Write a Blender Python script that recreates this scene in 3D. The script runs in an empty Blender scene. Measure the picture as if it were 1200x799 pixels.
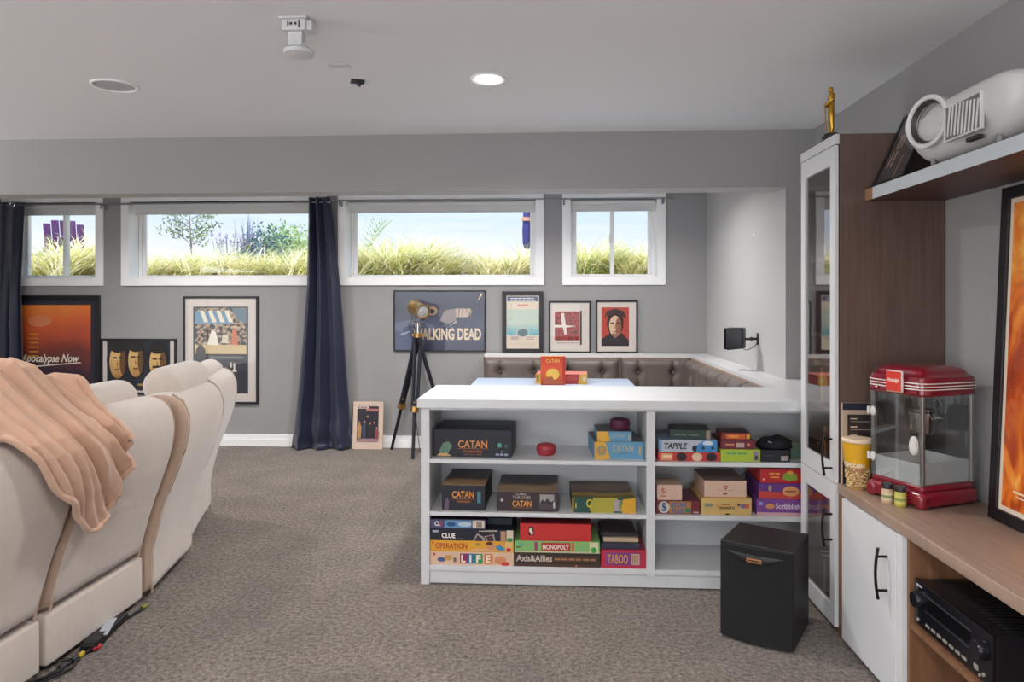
import bpy, bmesh, math, random
from mathutils import Vector, Matrix, noise
R = math.radians
random.seed(7)
C = bpy.context.scene.collection

# ------------------------------------------------------------------ camera
F, TH, H = 820.0, math.atan(46/820.0), 1.5
cth, sth = math.cos(TH), math.sin(TH)
cam_d = bpy.data.cameras.new('camera'); cam = bpy.data.objects.new('camera', cam_d); C.objects.link(cam)
cam_d.sensor_fit = 'HORIZONTAL'; cam_d.sensor_width = 36; cam_d.lens = 36*F/1200
cam_d.shift_y = -44.5/1200; cam_d.clip_start = 0.05
cam.location = (0, 0, H); cam.rotation_euler = (R(90), 0, TH)
bpy.context.scene.camera = cam

# ------------------------------------------------------------------ exposure
vs = bpy.context.scene.view_settings
vs.view_transform = 'Standard'; vs.look = 'None'; vs.gamma = 1; vs.use_curve_mapping = False; vs.exposure = 0.0

# ------------------------------------------------------------------ sky
w = bpy.data.worlds.new('sky'); bpy.context.scene.world = w; w.use_nodes = True
nt = w.node_tree; nt.nodes.clear()
def N(t, typ, **kw):
    n = t.nodes.new(typ)
    for k, v in kw.items(): setattr(n, k, v)
    return n
out = N(nt, 'ShaderNodeOutputWorld'); bg = N(nt, 'ShaderNodeBackground'); bg.inputs[1].default_value = 1.2
tc = N(nt, 'ShaderNodeTexCoord'); sep = N(nt, 'ShaderNodeSeparateXYZ'); nt.links.new(tc.outputs['Generated'], sep.inputs[0])
rp = N(nt, 'ShaderNodeValToRGB'); nt.links.new(sep.outputs[2], rp.inputs[0])
e = rp.color_ramp.elements
e[0].position = 0.0; e[0].color = (.93, .95, 1.0, 1); e[1].position = 1.0; e[1].color = (.30, .52, .95, 1)
for p, col in ((.075, (.83, .89, 1.0, 1)), (.15, (.56, .77, 1.0, 1)), (.4, (.42, .65, 1.0, 1))):
    q = e.new(p); q.color = col
mp = N(nt, 'ShaderNodeMapping'); mp.inputs['Scale'].default_value = (2.5, 2.5, 26); nt.links.new(tc.outputs['Generated'], mp.inputs[0])
ns = N(nt, 'ShaderNodeTexNoise'); ns.inputs['Scale'].default_value = 1.6; ns.inputs['Detail'].default_value = 5; nt.links.new(mp.outputs[0], ns.inputs[0])
cr = N(nt, 'ShaderNodeValToRGB'); nt.links.new(ns.outputs[0], cr.inputs[0])
cr.color_ramp.elements[0].position = .5; cr.color_ramp.elements[1].position = .75; cr.color_ramp.elements[1].color = (.6, .6, .6, 1)
mx = N(nt, 'ShaderNodeMix', data_type='RGBA'); nt.links.new(cr.outputs[0], mx.inputs[0]); nt.links.new(rp.outputs[0], mx.inputs[6]); mx.inputs[7].default_value = (.97, .98, 1, 1)
nt.links.new(mx.outputs[2], bg.inputs[0]); nt.links.new(bg.outputs[0], out.inputs[0])

# ------------------------------------------------------------------ sun and added daylight fill
def lamp(name, typ, loc, rot, energy, col=(1, 1, 1), **kw):
    d = bpy.data.lights.new(name, typ); d.energy = energy; d.color = col
    for k, v in kw.items(): setattr(d, k, v)
    o = bpy.data.objects.new(name, d); C.objects.link(o); o.location = loc; o.rotation_euler = rot
    return o
lamp('sun', 'SUN', (0, 0, 20), (R(20), 0, R(-25)), 7.0, (1, .96, .9), angle=R(1))   # high, from behind the house side
# fill lamps set in openings added to the unseen rear and left walls
lamp('rear_fill', 'AREA', (-1.6, -2.9, 1.05), (R(90), 0, 0), 92, (.97, .985, 1), shape='RECTANGLE', size=4.6, size_y=1.9)

lamp('side_fill', 'AREA', (-6.62, .2, 1.2), (R(90), 0, R(-90)), 90, (.97, .985, 1), shape='RECTANGLE', size=3.4, size_y=2.0)   # added fill at an invented opening in the left wall

# ------------------------------------------------------------------ projection helpers (measured pixel -> point on a real plane)
def ray(px, py):
    u = (px-600)/F; v = (355-py)/F
    return (-sth+u*cth, cth+u*sth, v)
def onX(px, py, X): r = ray(px, py); t = X/r[0]; return Vector((X, r[1]*t, H+r[2]*t))
def onY(px, py, Y): r = ray(px, py); t = Y/r[1]; return Vector((r[0]*t, Y, H+r[2]*t))
def onZ(px, py, Z): r = ray(px, py); t = (Z-H)/r[2]; return Vector((r[0]*t, r[1]*t, Z))
def Xat(px, Y): return onY(px, 300, Y).x

# ------------------------------------------------------------------ materials
def lin(c):
    if isinstance(c, str):
        c = tuple(int(c[i:i+2], 16)/255 for i in (0, 2, 4))
        c = tuple(x/12.92 if x <= .04045 else ((x+.055)/1.055)**2.4 for x in c)
    return (*c[:3], 1)
MATS = {}
def mat(name, col, rough=.6, metal=0, spec=.5, bump=0, bscale=200, var=0, vscale=8, coat=0, sheen=0, stretch=None, emit=0):
    if name in MATS: return MATS[name]
    m = bpy.data.materials.new(name); m.use_nodes = True; t = m.node_tree; b = t.nodes['Principled BSDF']
    b.inputs['Base Color'].default_value = lin(col); b.inputs['Roughness'].default_value = rough
    b.inputs['Metallic'].default_value = metal; b.inputs['Specular IOR Level'].default_value = spec
    b.inputs['Coat Weight'].default_value = coat; b.inputs['Sheen Weight'].default_value = sheen
    if emit: b.inputs['Emission Color'].default_value = lin(col); b.inputs['Emission Strength'].default_value = emit
    if var or bump:
        tcn = N(t, 'ShaderNodeTexCoord'); mpn = N(t, 'ShaderNodeMapping'); t.links.new(tcn.outputs['Object'], mpn.inputs[0])
        if stretch: mpn.inputs['Scale'].default_value = stretch
    if var:
        n = N(t, 'ShaderNodeTexNoise'); n.inputs['Scale'].default_value = vscale; n.inputs['Detail'].default_value = 4
        t.links.new(mpn.outputs[0], n.inputs[0])
        r = N(t, 'ShaderNodeMapRange'); t.links.new(n.outputs[0], r.inputs[0])
        r.inputs[1].default_value = .3; r.inputs[2].default_value = .7; r.inputs[3].default_value = 1-var; r.inputs[4].default_value = 1+var
        mm = N(t, 'ShaderNodeVectorMath', operation='SCALE'); mm.inputs[0].default_value = lin(col)[:3]
        t.links.new(r.outputs[0], mm.inputs['Scale']); t.links.new(mm.outputs[0], b.inputs['Base Color'])
    if bump:
        n = N(t, 'ShaderNodeTexNoise'); n.inputs['Scale'].default_value = bscale; n.inputs['Detail'].default_value = 3
        t.links.new(mpn.outputs[0], n.inputs[0])
        bp = N(t, 'ShaderNodeBump'); bp.inputs['Strength'].default_value = bump; bp.inputs['Distance'].default_value = .004
        t.links.new(n.outputs[0], bp.inputs['Height']); t.links.new(bp.outputs[0], b.inputs['Normal'])
    MATS[name] = m; return m
def flat(col, rough=.45):
    return mat('ink_'+(col if isinstance(col, str) else str(col)), col, rough)
def ramp_mat(name, stops, axis=2, size=1.0, nz=.15, nscale=6, rough=.5, detail=4, off=0):
    """printed art: a colour ramp along one local axis (0..size) broken up by noise"""
    if name in MATS: return MATS[name]
    m = bpy.data.materials.new(name); m.use_nodes = True; t = m.node_tree; b = t.nodes['Principled BSDF']
    b.inputs['Roughness'].default_value = rough
    tcn = N(t, 'ShaderNodeTexCoord'); sp = N(t, 'ShaderNodeSeparateXYZ'); t.links.new(tcn.outputs['Object'], sp.inputs[0])
    n = N(t, 'ShaderNodeTexNoise'); n.inputs['Scale'].default_value = nscale; n.inputs['Detail'].default_value = detail
    t.links.new(tcn.outputs['Object'], n.inputs[0])
    a = N(t, 'ShaderNodeMath', operation='DIVIDE'); t.links.new(sp.outputs[axis], a.inputs[0]); a.inputs[1].default_value = size
    s = N(t, 'ShaderNodeMath', operation='SUBTRACT'); t.links.new(n.outputs[0], s.inputs[0]); s.inputs[1].default_value = .5
    ma = N(t, 'ShaderNodeMath', operation='MULTIPLY_ADD'); t.links.new(s.outputs[0], ma.inputs[0]); ma.inputs[1].default_value = nz*2; a2 = N(t, 'ShaderNodeMath', operation='ADD'); t.links.new(a.outputs[0], a2.inputs[0]); a2.inputs[1].default_value = off; t.links.new(a2.outputs[0], ma.inputs[2])
    r = N(t, 'ShaderNodeValToRGB'); t.links.new(ma.outputs[0], r.inputs[0])
    el = r.color_ramp.elements
    el[0].position, el[0].color = stops[0][0], lin(stops[0][1]); el[1].position, el[1].color = stops[-1][0], lin(stops[-1][1])
    for p, c_ in stops[1:-1]: q = el.new(p); q.color = lin(c_)
    t.links.new(r.outputs[0], b.inputs['Base Color'])
    MATS[name] = m; return m
def glass_mat(name, tint=(1, 1, 1), ior=1.5, rough=.0):
    if name in MATS: return MATS[name]
    m = bpy.data.materials.new(name); m.use_nodes = True; t = m.node_tree; t.nodes.clear()
    o = N(t, 'ShaderNodeOutputMaterial'); x = N(t, 'ShaderNodeMixShader'); tr = N(t, 'ShaderNodeBsdfTransparent'); g = N(t, 'ShaderNodeBsdfGlossy'); lw = N(t, 'ShaderNodeLayerWeight'); lw.inputs[0].default_value = .5
    pw = N(t, 'ShaderNodeMath', operation='POWER'); pw.inputs[1].default_value = 5; t.links.new(lw.outputs['Facing'], pw.inputs[0])
    f0 = ((ior-1)/(ior+1))**2; f = N(t, 'ShaderNodeMath', operation='MULTIPLY_ADD'); f.inputs[1].default_value = 1-f0; f.inputs[2].default_value = f0; t.links.new(pw.outputs[0], f.inputs[0])
    tr.inputs[0].default_value = (*tint, 1); g.inputs['Roughness'].default_value = rough
    t.links.new(f.outputs[0], x.inputs[0]); t.links.new(tr.outputs[0], x.inputs[1]); t.links.new(g.outputs[0], x.inputs[2]); t.links.new(x.outputs[0], o.inputs[0])
    MATS[name] = m; return m
def wood_mat(name, c1, c2, stretch, rough=.45, sc=3.0):
    if name in MATS: return MATS[name]
    m = bpy.data.materials.new(name); m.use_nodes = True; t = m.node_tree; b = t.nodes['Principled BSDF']; b.inputs['Roughness'].default_value = rough
    tcn = N(t, 'ShaderNodeTexCoord'); mpn = N(t, 'ShaderNodeMapping'); t.links.new(tcn.outputs['Object'], mpn.inputs[0]); mpn.inputs['Scale'].default_value = stretch
    n = N(t, 'ShaderNodeTexNoise'); n.inputs['Scale'].default_value = sc; n.inputs['Detail'].default_value = 7; n.inputs['Roughness'].default_value = .65; t.links.new(mpn.outputs[0], n.inputs[0])
    r = N(t, 'ShaderNodeValToRGB'); t.links.new(n.outputs[0], r.inputs[0])
    r.color_ramp.elements[0].position = .3; r.color_ramp.elements[0].color = lin(c1); r.color_ramp.elements[1].position = .7; r.color_ramp.elements[1].color = lin(c2)
    t.links.new(r.outputs[0], b.inputs['Base Color'])
    MATS[name] = m; return m

# ------------------------------------------------------------------ mesh helpers
class MB:
    def __init__(s): s.bm = bmesh.new()
    def box(s, a, b, mi=0, bev=0, seg=2, rot=None, piv=None):
        x0, y0, z0 = [min(p, q) for p, q in zip(a, b)]; x1, y1, z1 = [max(p, q) for p, q in zip(a, b)]
        t = bmesh.new()
        v = [t.verts.new(p) for p in ((x0,y0,z0),(x1,y0,z0),(x1,y1,z0),(x0,y1,z0),(x0,y0,z1),(x1,y0,z1),(x1,y1,z1),(x0,y1,z1))]
        for f in ((0,3,2,1),(4,5,6,7),(0,1,5,4),(1,2,6,5),(2,3,7,6),(3,0,4,7)): t.faces.new([v[i] for i in f])
        if bev: bmesh.ops.bevel(t, geom=list(t.edges), offset=min(bev, (x1-x0)*.49, (y1-y0)*.49, (z1-z0)*.49), segments=seg, affect='EDGES', profile=.5)
        s.merge(t, mi, rot, piv); return s
    def merge(s, t, mi=0, rot=None, piv=None):
        if rot is not None:
            p = Vector(piv or (0, 0, 0)); M = Matrix.Translation(p) @ rot.to_4x4() @ Matrix.Translation(-p); t.transform(M)
        mp_ = {}
        for v in t.verts: mp_[v] = s.bm.verts.new(v.co)
        for f in t.faces:
            try: g = s.bm.faces.new([mp_[v] for v in f.verts]); g.material_index = mi
            except ValueError: pass
        t.free()
    def quad(s, pts, mi=0):
        f = s.bm.faces.new([s.bm.verts.new(p) for p in pts]); f.material_index = mi; return s
    def lathe(s, prof, c=(0, 0, 0), axis='Z', seg=24, mi=0, sx=1, sy=1, cap=True):
        rings = []
        for r, h in prof:
            ring = []
            for k in range(seg):
                a = 2*math.pi*k/seg; p = Vector((r*math.cos(a)*sx, r*math.sin(a)*sy, h))
                if axis == 'X': p = Vector((p.z, p.x, p.y))
                elif axis == 'Y': p = Vector((p.x, p.z, p.y))
                ring.append(s.bm.verts.new(p+Vector(c)))
            rings.append(ring)
        for a, b in zip(rings, rings[1:]):
            for k in range(seg):
                f = s.bm.faces.new((a[k], a[(k+1) % seg], b[(k+1) % seg], b[k])); f.material_index = mi
        if cap:
            for r in (rings[0], rings[-1]):
                f = s.bm.faces.new(r); f.material_index = mi
        return s
    def cyl(s, p, q, r, seg=16, mi=0, r2=None):
        p, q = Vector(p), Vector(q); d = q-p; L = d.length; t = MB(); t.lathe([(r, 0), (r if r2 is None else r2, L)], seg=seg)
        M = Matrix.Translation(p) @ d.to_track_quat('Z', 'Y').to_matrix().to_4x4(); t.bm.transform(M); s.merge(t.bm, mi); return s
    def tube(s, pts, r, seg=8, mi=0):
        pts = [Vector(p) for p in pts]; rings = []; up = Vector((0, 0, 1))
        for i, p in enumerate(pts):
            d = (pts[min(i+1, len(pts)-1)]-pts[max(i-1, 0)]).normalized()
            a = d.cross(up if abs(d.z) < .95 else Vector((1, 0, 0))).normalized(); b = d.cross(a)
            rr = r[i] if isinstance(r, (list, tuple)) else r
            rings.append([s.bm.verts.new(p+a*math.cos(2*math.pi*k/seg)*rr+b*math.sin(2*math.pi*k/seg)*rr) for k in range(seg)])
        for a, b in zip(rings, rings[1:]):
            for k in range(seg):
                f = s.bm.faces.new((a[k], a[(k+1) % seg], b[(k+1) % seg], b[k])); f.material_index = mi
        for rg in (rings[0], rings[-1]): s.bm.faces.new(rg).material_index = mi
        return s
    def grid(s, fn, nu, nv, mi=0, wrap=False):
        g = [[s.bm.verts.new(fn(i/nu, j/nv)) for j in range(nv+1)] for i in range(nu+(0 if wrap else 1))]
        for i in range(nu):
            for j in range(nv):
                i2 = (i+1) % len(g)
                s.bm.faces.new((g[i][j], g[i2][j], g[i2][j+1], g[i][j+1])).material_index = mi
        return s
    def build(s, name, mats, parent=None, smooth=False, loc=None, label=None):
        bmesh.ops.recalc_face_normals(s.bm, faces=s.bm.faces)
        me = bpy.data.meshes.new(name); s.bm.to_mesh(me); s.bm.free()
        for m in (mats if isinstance(mats, (list, tuple)) else [mats]): me.materials.append(m)
        if smooth:
            me.polygons.foreach_set('use_smooth', [True]*len(me.polygons))
            try: me.set_sharp_from_angle(angle=R(40))
            except Exception: pass
        o = bpy.data.objects.new(name, me); C.objects.link(o)
        if parent: o.parent = parent
        if loc: o.location = loc
        if label: o['label'] = label
        return o
def tag(o, label=None, cat=None, group=None, kind=None):
    if label: o['label'] = label
    if cat: o['category'] = cat
    if group: o['group'] = group
    if kind: o['kind'] = kind
    return o
def thing(name, label, cat, loc=(0, 0, 0), rotz=0, group=None, rot=None):
    o = bpy.data.objects.new(name, None); C.objects.link(o); o.empty_display_size = .1
    o.location = loc; o.rotation_euler = rot or (0, 0, rotz)
    return tag(o, label, cat, group)
def struct(mb, name, m, parent=None, **kw):
    o = mb.build(name, m, parent, **kw)
    if not parent: o['kind'] = 'structure'
    return o
def text_bm(body, w_, h_, depth=.0006, bold=0, shear=0):
    cu = bpy.data.curves.new('t', 'FONT'); cu.body = body; cu.size = 1; cu.extrude = 0; cu.offset = bold; cu.shear = shear; cu.resolution_u = 3
    o = bpy.data.objects.new('t', cu); C.objects.link(o); bpy.context.view_layer.update()
    me = bpy.data.meshes.new_from_object(o); bpy.data.objects.remove(o); bpy.data.curves.remove(cu)
    t = bmesh.new(); t.from_mesh(me); bpy.data.meshes.remove(me)
    xs = [v.co.x for v in t.verts]; ys = [v.co.y for v in t.verts]
    x0, x1, y0, y1 = min(xs), max(xs), min(ys), max(ys)
    sx = w_/(x1-x0); sy = h_/(y1-y0)
    for v in t.verts: v.co = Vector(((v.co.x-x0)*sx, 0, (v.co.y-y0)*sy))   # upright in XZ, faces -Y
    return t
def lettering(parent, items, name='lettering', y=-.001, kind=None):
    """items: (text, x, z, width, height, colour[, bold, shear])"""
    mb = MB(); mats = []
    for it in items:
        body, x, z, w_, h_, col = it[:6]; bold = it[6] if len(it) > 6 else 0; sh = it[7] if len(it) > 7 else 0
        m = flat(col)
        if m not in mats: mats.append(m)
        if body[0] == '#':                              # writing too small to read in the photo: word-length dashes
            n_ = int(body[1:]); tb = MB()
            for q in range(n_): tb.quad([(w_*(q+.06)/n_, 0, h_*.2), (w_*(q+.9-.12*(q % 2))/n_, 0, h_*.2), (w_*(q+.9-.12*(q % 2))/n_, 0, h_*.8), (w_*(q+.06)/n_, 0, h_*.8)])
            t = tb.bm
        else: t = text_bm(body, w_, h_, bold=bold, shear=sh)
        t.transform(Matrix.Translation((x, y, z))); mb.merge(t, mats.index(m))
    return mb.build(name, mats, parent)
def art(parent, patches, W, Hh, name='artwork', y0=0, step=.0004):
    """flat print built in layers: ('r',u0,v0,u1,v1,col) ('e',cu,cv,ru,rv,col) ('p',[(u,v)...],col); u,v in 0..1"""
    mb = MB(); mats = []
    for i, p in enumerate(patches):
        col = p[-1]; m = col if isinstance(col, bpy.types.Material) else flat(col)
        if m not in mats: mats.append(m)
        if p[0] == 'r': pts = [(p[1], p[2]), (p[3], p[2]), (p[3], p[4]), (p[1], p[4])]
        elif p[0] == 'e': pts = [(p[1]+p[3]*math.cos(2*math.pi*k/20), p[2]+p[4]*math.sin(2*math.pi*k/20)) for k in range(20)]
        else: pts = p[1]
        yy = y0-step*(i+1)
        mb.quad([(u*W, yy, v*Hh) for u, v in pts], mats.index(m))
    return mb.build(name, mats, parent)

# common materials
GREY = mat('grey_wall_paint', '9c9b9b', .85, bump=.15, bscale=300, var=.02, vscale=2)
CEIL = mat('ceiling_paint', 'e4e5e6', .9, bump=.2, bscale=120)
WHITE = mat('white_trim_paint', 'fbfbfb', .45)
WLAM = mat('white_laminate', 'd6d7d9', .35)
BLACK = mat('black_plastic', '17171a', .45)
BLACKM = mat('black_metal', '1c1a1a', .35, metal=.6)
DBROWN = mat('bronze_handle', '2a2220', .35, metal=.8)
CHROME = mat('chrome', 'c8c8c8', .15, metal=1)
GOLD = mat('gold', 'c79a3a', .28, metal=1)
BRASS = mat('brass', 'c39a5c', .3, metal=1)
PANE = glass_mat('window_glass')
CABGLASS = glass_mat('cabinet_glass', (.84, .82, .80), 2.5)
PICGLASS = glass_mat('picture_glass', (1, 1, 1), 1.35, .03)

# ================================================================== ROOM SHELL
XL, XR, YR, YB, ZC = -6.6, 1.76, -3.0, 7.18, 2.665
BEAM_Y, BEAM_B, XA = 4.79, 2.28, 1.57
# carpet
m = bpy.data.materials.new('carpet'); m.use_nodes = True; t = m.node_tree; b = t.nodes['Principled BSDF']
b.inputs['Roughness'].default_value = 1; b.inputs['Specular IOR Level'].default_value = .1; b.inputs['Sheen Weight'].default_value = .3
tcn = N(t, 'ShaderNodeTexCoord')
n1 = N(t, 'ShaderNodeTexNoise'); n1.inputs['Scale'].default_value = 3.0; n1.inputs['Detail'].default_value = 5
n2 = N(t, 'ShaderNodeTexNoise'); n2.inputs['Scale'].default_value = 48; n2.inputs['Detail'].default_value = 4; n2.inputs['Roughness'].default_value = .8
n3 = N(t, 'ShaderNodeTexVoronoi'); n3.inputs['Scale'].default_value = 160
for n in (n1, n2, n3): t.links.new(tcn.outputs['Object'], n.inputs['Vector'])
r2 = N(t, 'ShaderNodeValToRGB'); t.links.new(n2.outputs[0], r2.inputs[0])
r2.color_ramp.elements[0].position = .36; r2.color_ramp.elements[0].color = lin('42372f'); r2.color_ramp.elements[1].position = .64; r2.color_ramp.elements[1].color = lin('a39489')
r1 = N(t, 'ShaderNodeMapRange'); t.links.new(n1.outputs[0], r1.inputs[0]); r1.inputs[1].default_value = .35; r1.inputs[2].default_value = .65; r1.inputs[3].default_value = .84; r1.inputs[4].default_value = 1.1
sc = N(t, 'ShaderNodeVectorMath', operation='SCALE'); t.links.new(r2.outputs[0], sc.inputs[0]); t.links.new(r1.outputs[0], sc.inputs['Scale']); t.links.new(sc.outputs[0], b.inputs['Base Color'])
ad = N(t, 'ShaderNodeMath', operation='ADD'); t.links.new(n2.outputs[0], ad.inputs[0]); t.links.new(n3.outputs[0], ad.inputs[1])
bp = N(t, 'ShaderNodeBump'); bp.inputs['Strength'].default_value = .9; bp.inputs['Distance'].default_value = .012; t.links.new(ad.outputs[0], bp.inputs['Height']); t.links.new(bp.outputs[0], b.inputs['Normal'])
CARPET = m
struct(MB().box((XL-.2, YR-.2, -.1), (XR+.2, YB+.25, 0)), 'floor', CARPET)
struct(MB().box((XL-.2, YR-.2, ZC), (XR+.2, YB+.27, ZC+.15)), 'ceiling', CEIL)
struct(MB().box((XR, YR, 0), (XR+.2, YB+.25, ZC)), 'wall_right', GREY)
mb = MB(); mb.box((XL-.2, YR, 0), (XL, -1.55, ZC)); mb.box((XL-.2, 1.95, 0), (XL, YB+.25, ZC)); mb.box((XL-.2, -1.55, 2.25), (XL, 1.95, ZC)); struct(mb, 'wall_left', GREY)
struct(MB().box((XL-2.2, -2, 2.4), (XL-.2, 2.4, 2.5)), 'trim_5', WHITE)      # unseen canopy above the added side opening
mb = MB(); mb.box((XL, YR-.2, 0), (-4.0, YR, ZC)); mb.box((.8, YR-.2, 0), (XR, YR, ZC)); mb.box((-4.0, YR-.2, 2.35), (.8, YR, ZC)); mb.box((-4.0, YR-.2, 0), (.8, YR, .25))
struct(mb, 'wall_rear', GREY)
struct(MB().box((-5, YR-2.6, 2.5), (1.8, YR-.2, 2.62)), 'rear_sun_block', WHITE)      # unseen slab added to keep sun out of the rear opening
# alcove side wall (its face is at XA) from the beam to the back wall
GREY_LIT = mat('grey_wall_lit', 'b9b8b6', .85, bump=.15, bscale=300)  # lighter copy of the wall grey; the lit alcove wall is painted in
mb = MB(); mb.box((XA, BEAM_Y+.002, 0), (XR, YB, ZC)); struct(mb, 'wall_alcove', GREY_LIT)
struct(MB().box((XA, BEAM_Y, 0), (XR, BEAM_Y+.002, ZC)), 'wall_corner', GREY)
struct(MB().box((XL, BEAM_Y, BEAM_B), (XA, BEAM_Y+.2, ZC)), 'ceiling_beam', [GREY])
struct(MB().box((XL, BEAM_Y+.003, BEAM_B-.004), (XA, BEAM_Y+.2, BEAM_B-.0005)), 'beam_lit_underside', GREY_LIT)  # thin sheet under the beam, its brighter underside put into the colour

# back wall with four window openings
def wpx(l, t_, r, b_): a = onY(l, t_, YB); c_ = onY(r, b_, YB); return [a.x, c_.x]
WZ0, WZ1 = 1.683, 2.625
wins = [wpx(3, 0, 122, 0), wpx(143, 0, 383, 0), wpx(396.5, 0, 637.3, 0), wpx(659, 0, 779.8, 0)]
CW, TK = .085, .30
mb = MB(); xs = [XL]
for a, c_ in wins: xs += [a+CW-.01, c_-CW+.01]
xs.append(XR)
for i in range(0, len(xs), 2): mb.box((xs[i], YB, 0), (xs[i+1], YB+TK, ZC))
for i in range(1, len(xs)-1, 2):
    mb.box((xs[i], YB, 0), (xs[i+1], YB+TK, WZ0+CW-.01)); mb.box((xs[i], YB, WZ1-CW+.03), (xs[i+1], YB+TK, ZC))
struct(mb, 'wall_back', GREY)
VINYL = mat('white_vinyl', 'fbfbfb', .3); BLIND = mat('roller_blind_cloth', 'dcdcdb', .8, bump=.2, bscale=500)
def window(i, x0, x1, mull):
    root = bpy.data.objects.new('window_%d' % i, None); C.objects.link(root); root['kind'] = 'structure'; root.location = ((x0+x1)/2, YB, WZ0)
    o = Vector(root.location); L = lambda x, y, z: (x-o.x, y-o.y, z-o.z)
    f = MB()
    f.box(L(x0, YB-.022, WZ0), L(x1, YB, WZ0+CW), bev=.003); f.box(L(x0, YB-.022, WZ1-CW+.03), L(x1, YB, WZ1), bev=.003)
    f.box(L(x0, YB-.022, WZ0+CW), L(x0+CW, YB, WZ1-CW+.03), bev=.003); f.box(L(x1-CW, YB-.022, WZ0+CW), L(x1, YB, WZ1-CW+.03), bev=.003)
    f.build('window_casing', WHITE, root)
    a, b_, c0, c1 = x0+CW, x1-CW, WZ0+CW, WZ1-CW+.03
    f = MB(); f.box(L(a-.01, YB, c0-.01), L(b_+.01, YB+.16, c0)); f.box(L(a-.01, YB, c1), L(b_+.01, YB+.16, c1+.01)); f.box(L(a-.01, YB, c0), L(a, YB+.16, c1)); f.box(L(b_, YB, c0), L(b_+.01, YB+.16, c1))
    f.build('reveal_liner', WHITE, root)
    ya, yb = YB+.16, YB+.25; fw = .055
    def sash(q0, q1, y0, y1, w_=fw):
        s_ = MB()
        s_.box(L(q0, y0, c0), L(q1, y1, c0+w_), bev=.004); s_.box(L(q0, y0, c1-w_), L(q1, y1, c1), bev=.004)
        s_.box(L(q0, y0, c0+w_), L(q0+w_, y1, c1-w_), bev=.004); s_.box(L(q1-w_, y0, c0+w_), L(q1, y1, c1-w_), bev=.004)
        s_.build('window_frame', VINYL, root)
    sash(a, b_, ya, yb+.02, .03)
    if mull:
        md = (a+b_)/2
        sash(a+.03, md+.02, ya+.012, ya+.045, .035); sash(md-.02, b_-.03, ya+.05, ya+.083, .035)
        for q0, q1, yy in ((a+.06, md-.01, ya+.03), (md+.01, b_-.06, ya+.068)):
            MB().box(L(q0, yy, c0+.06), L(q1, yy+.004, c1-.06)).build('pane', PANE, root)
        k = MB(); k.cyl(L(md-.03, ya+.012, (c0+c1)/2-.03), L(md-.03, ya-.008, (c0+c1)/2-.03), .012, 12); k.box(L(md-.036, ya-.012, (c0+c1)/2-.03), L(md-.024, ya-.004, (c0+c1)/2+.04), bev=.002)
        k.build('latch', VINYL, root)
    else:
        sash(a+.03, b_-.03, ya+.02, ya+.06, .032)
        MB().box(L(a+.06, ya+.04, c0+.06), L(b_-.06, ya+.044, c1-.06)).build('pane', PANE, root)
    s_ = MB(); s_.lathe([(.022, a+.012-o.x), (.022, b_-.012-o.x)], c=(0, .05, c1-.03-o.z), axis='X', seg=16)
    s_.box(L(a+.015, YB+.068, c1-.115), L(b_-.015, YB+.071, c1-.03)); s_.box(L(a+.015, YB+.062, c1-.128), L(b_-.015, YB+.077, c1-.113), bev=.004)
    s_.build('roller_blind', BLIND, root, smooth=True)
for i, (a, c_) in enumerate(wins): window(i+1, a, c_, i in (0, 3))

# baseboards
def base(name, a, b_, nrm):
    mb = MB(); th = .016
    a, b_ = Vector((*a, 0)), Vector((*b_, 0)); n_ = Vector((*nrm, 0))
    for z0, z1, k in ((0, .075, 1.0), (.075, .09, .75), (.09, .125, .62)):
        p = [a, b_, b_+n_*th*k, a+n_*th*k]
        mb.box([min(v.x for v in p), min(v.y for v in p), z0], [max(v.x for v in p), max(v.y for v in p), z1], bev=.002)
    struct(mb, name, WHITE)
base('baseboard_back', (XL, YB-.0005), (-.75, YB-.0005), (0, -1))
base('baseboard_right', (XR-.0005, YR), (XR-.0005, 2.0), (-1, 0))

# ceiling fittings
def downlight(x, y, label, z=ZC, e=26, rr=.092):
    t_ = thing('recessed_downlight', label, 'ceiling light', (x, y, z))
    MB().lathe([(rr, 0), (rr, -.006), (rr*.93, -.009), (rr*.78, -.004), (rr*.76, -.001)], seg=32, cap=False).build('trim_ring', WHITE, t_, smooth=True)
    MB().lathe([(rr*.76, -.0012), (rr*.5, -.0008)], seg=32).build('diffuser', mat('lit_diffuser', (1, .95, .86), emit=9), t_)
    l = lamp('downlight_lamp', 'AREA', (0, 0, -.014), (0, 0, 0), e, (1, .97, .94), shape='DISK', size=.15, spread=R(150)); l.parent = t_; l['kind'] = 'helper'
p = onZ(572, 92, ZC); downlight(p.x, p.y, 'lit round recessed ceiling light in the visible ceiling', e=26)
for x, y, w_ in ((-.35, .9, 'just in front of the viewer above the frame'), (-2.6, .9, 'above the near end of the sofa'), (-.35, -1.5, 'behind the viewer'), (-4.6, 2.3, 'above the seats of the sofa'), (-3.2, -1.5, 'by the rear wall')): downlight(x, y, 'added round recessed ceiling light '+w_, e=26)  # extra downlights added out of view to raise the room's brightness
for x, y, e_, w_ in ((.55, 5.8, 24, 'above the booth table'), (-1.2, 5.8, 34, 'above the tripod lamp'), (-3.6, 5.8, 34, 'above the framed posters')): downlight(x, y, 'recessed light in the alcove ceiling '+w_, e=e_)
p = onZ(134, 100, ZC)
t_ = thing('ceiling_speaker', 'round white flush speaker grille in the ceiling at the left', 'speaker', (p.x, p.y, ZC))
MB().lathe([(.115, 0), (.115, -.005), (.105, -.008), (.1, -.003)], seg=32, cap=False).build('rim', WHITE, t_, smooth=True)
MB().lathe([(.1, -.003), (.05, -.0045), (.001, -.005)], seg=32).build('grille', mat('speaker_grille', 'b8b8b8', .7, bump=.5, bscale=900), t_, smooth=True)
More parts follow.
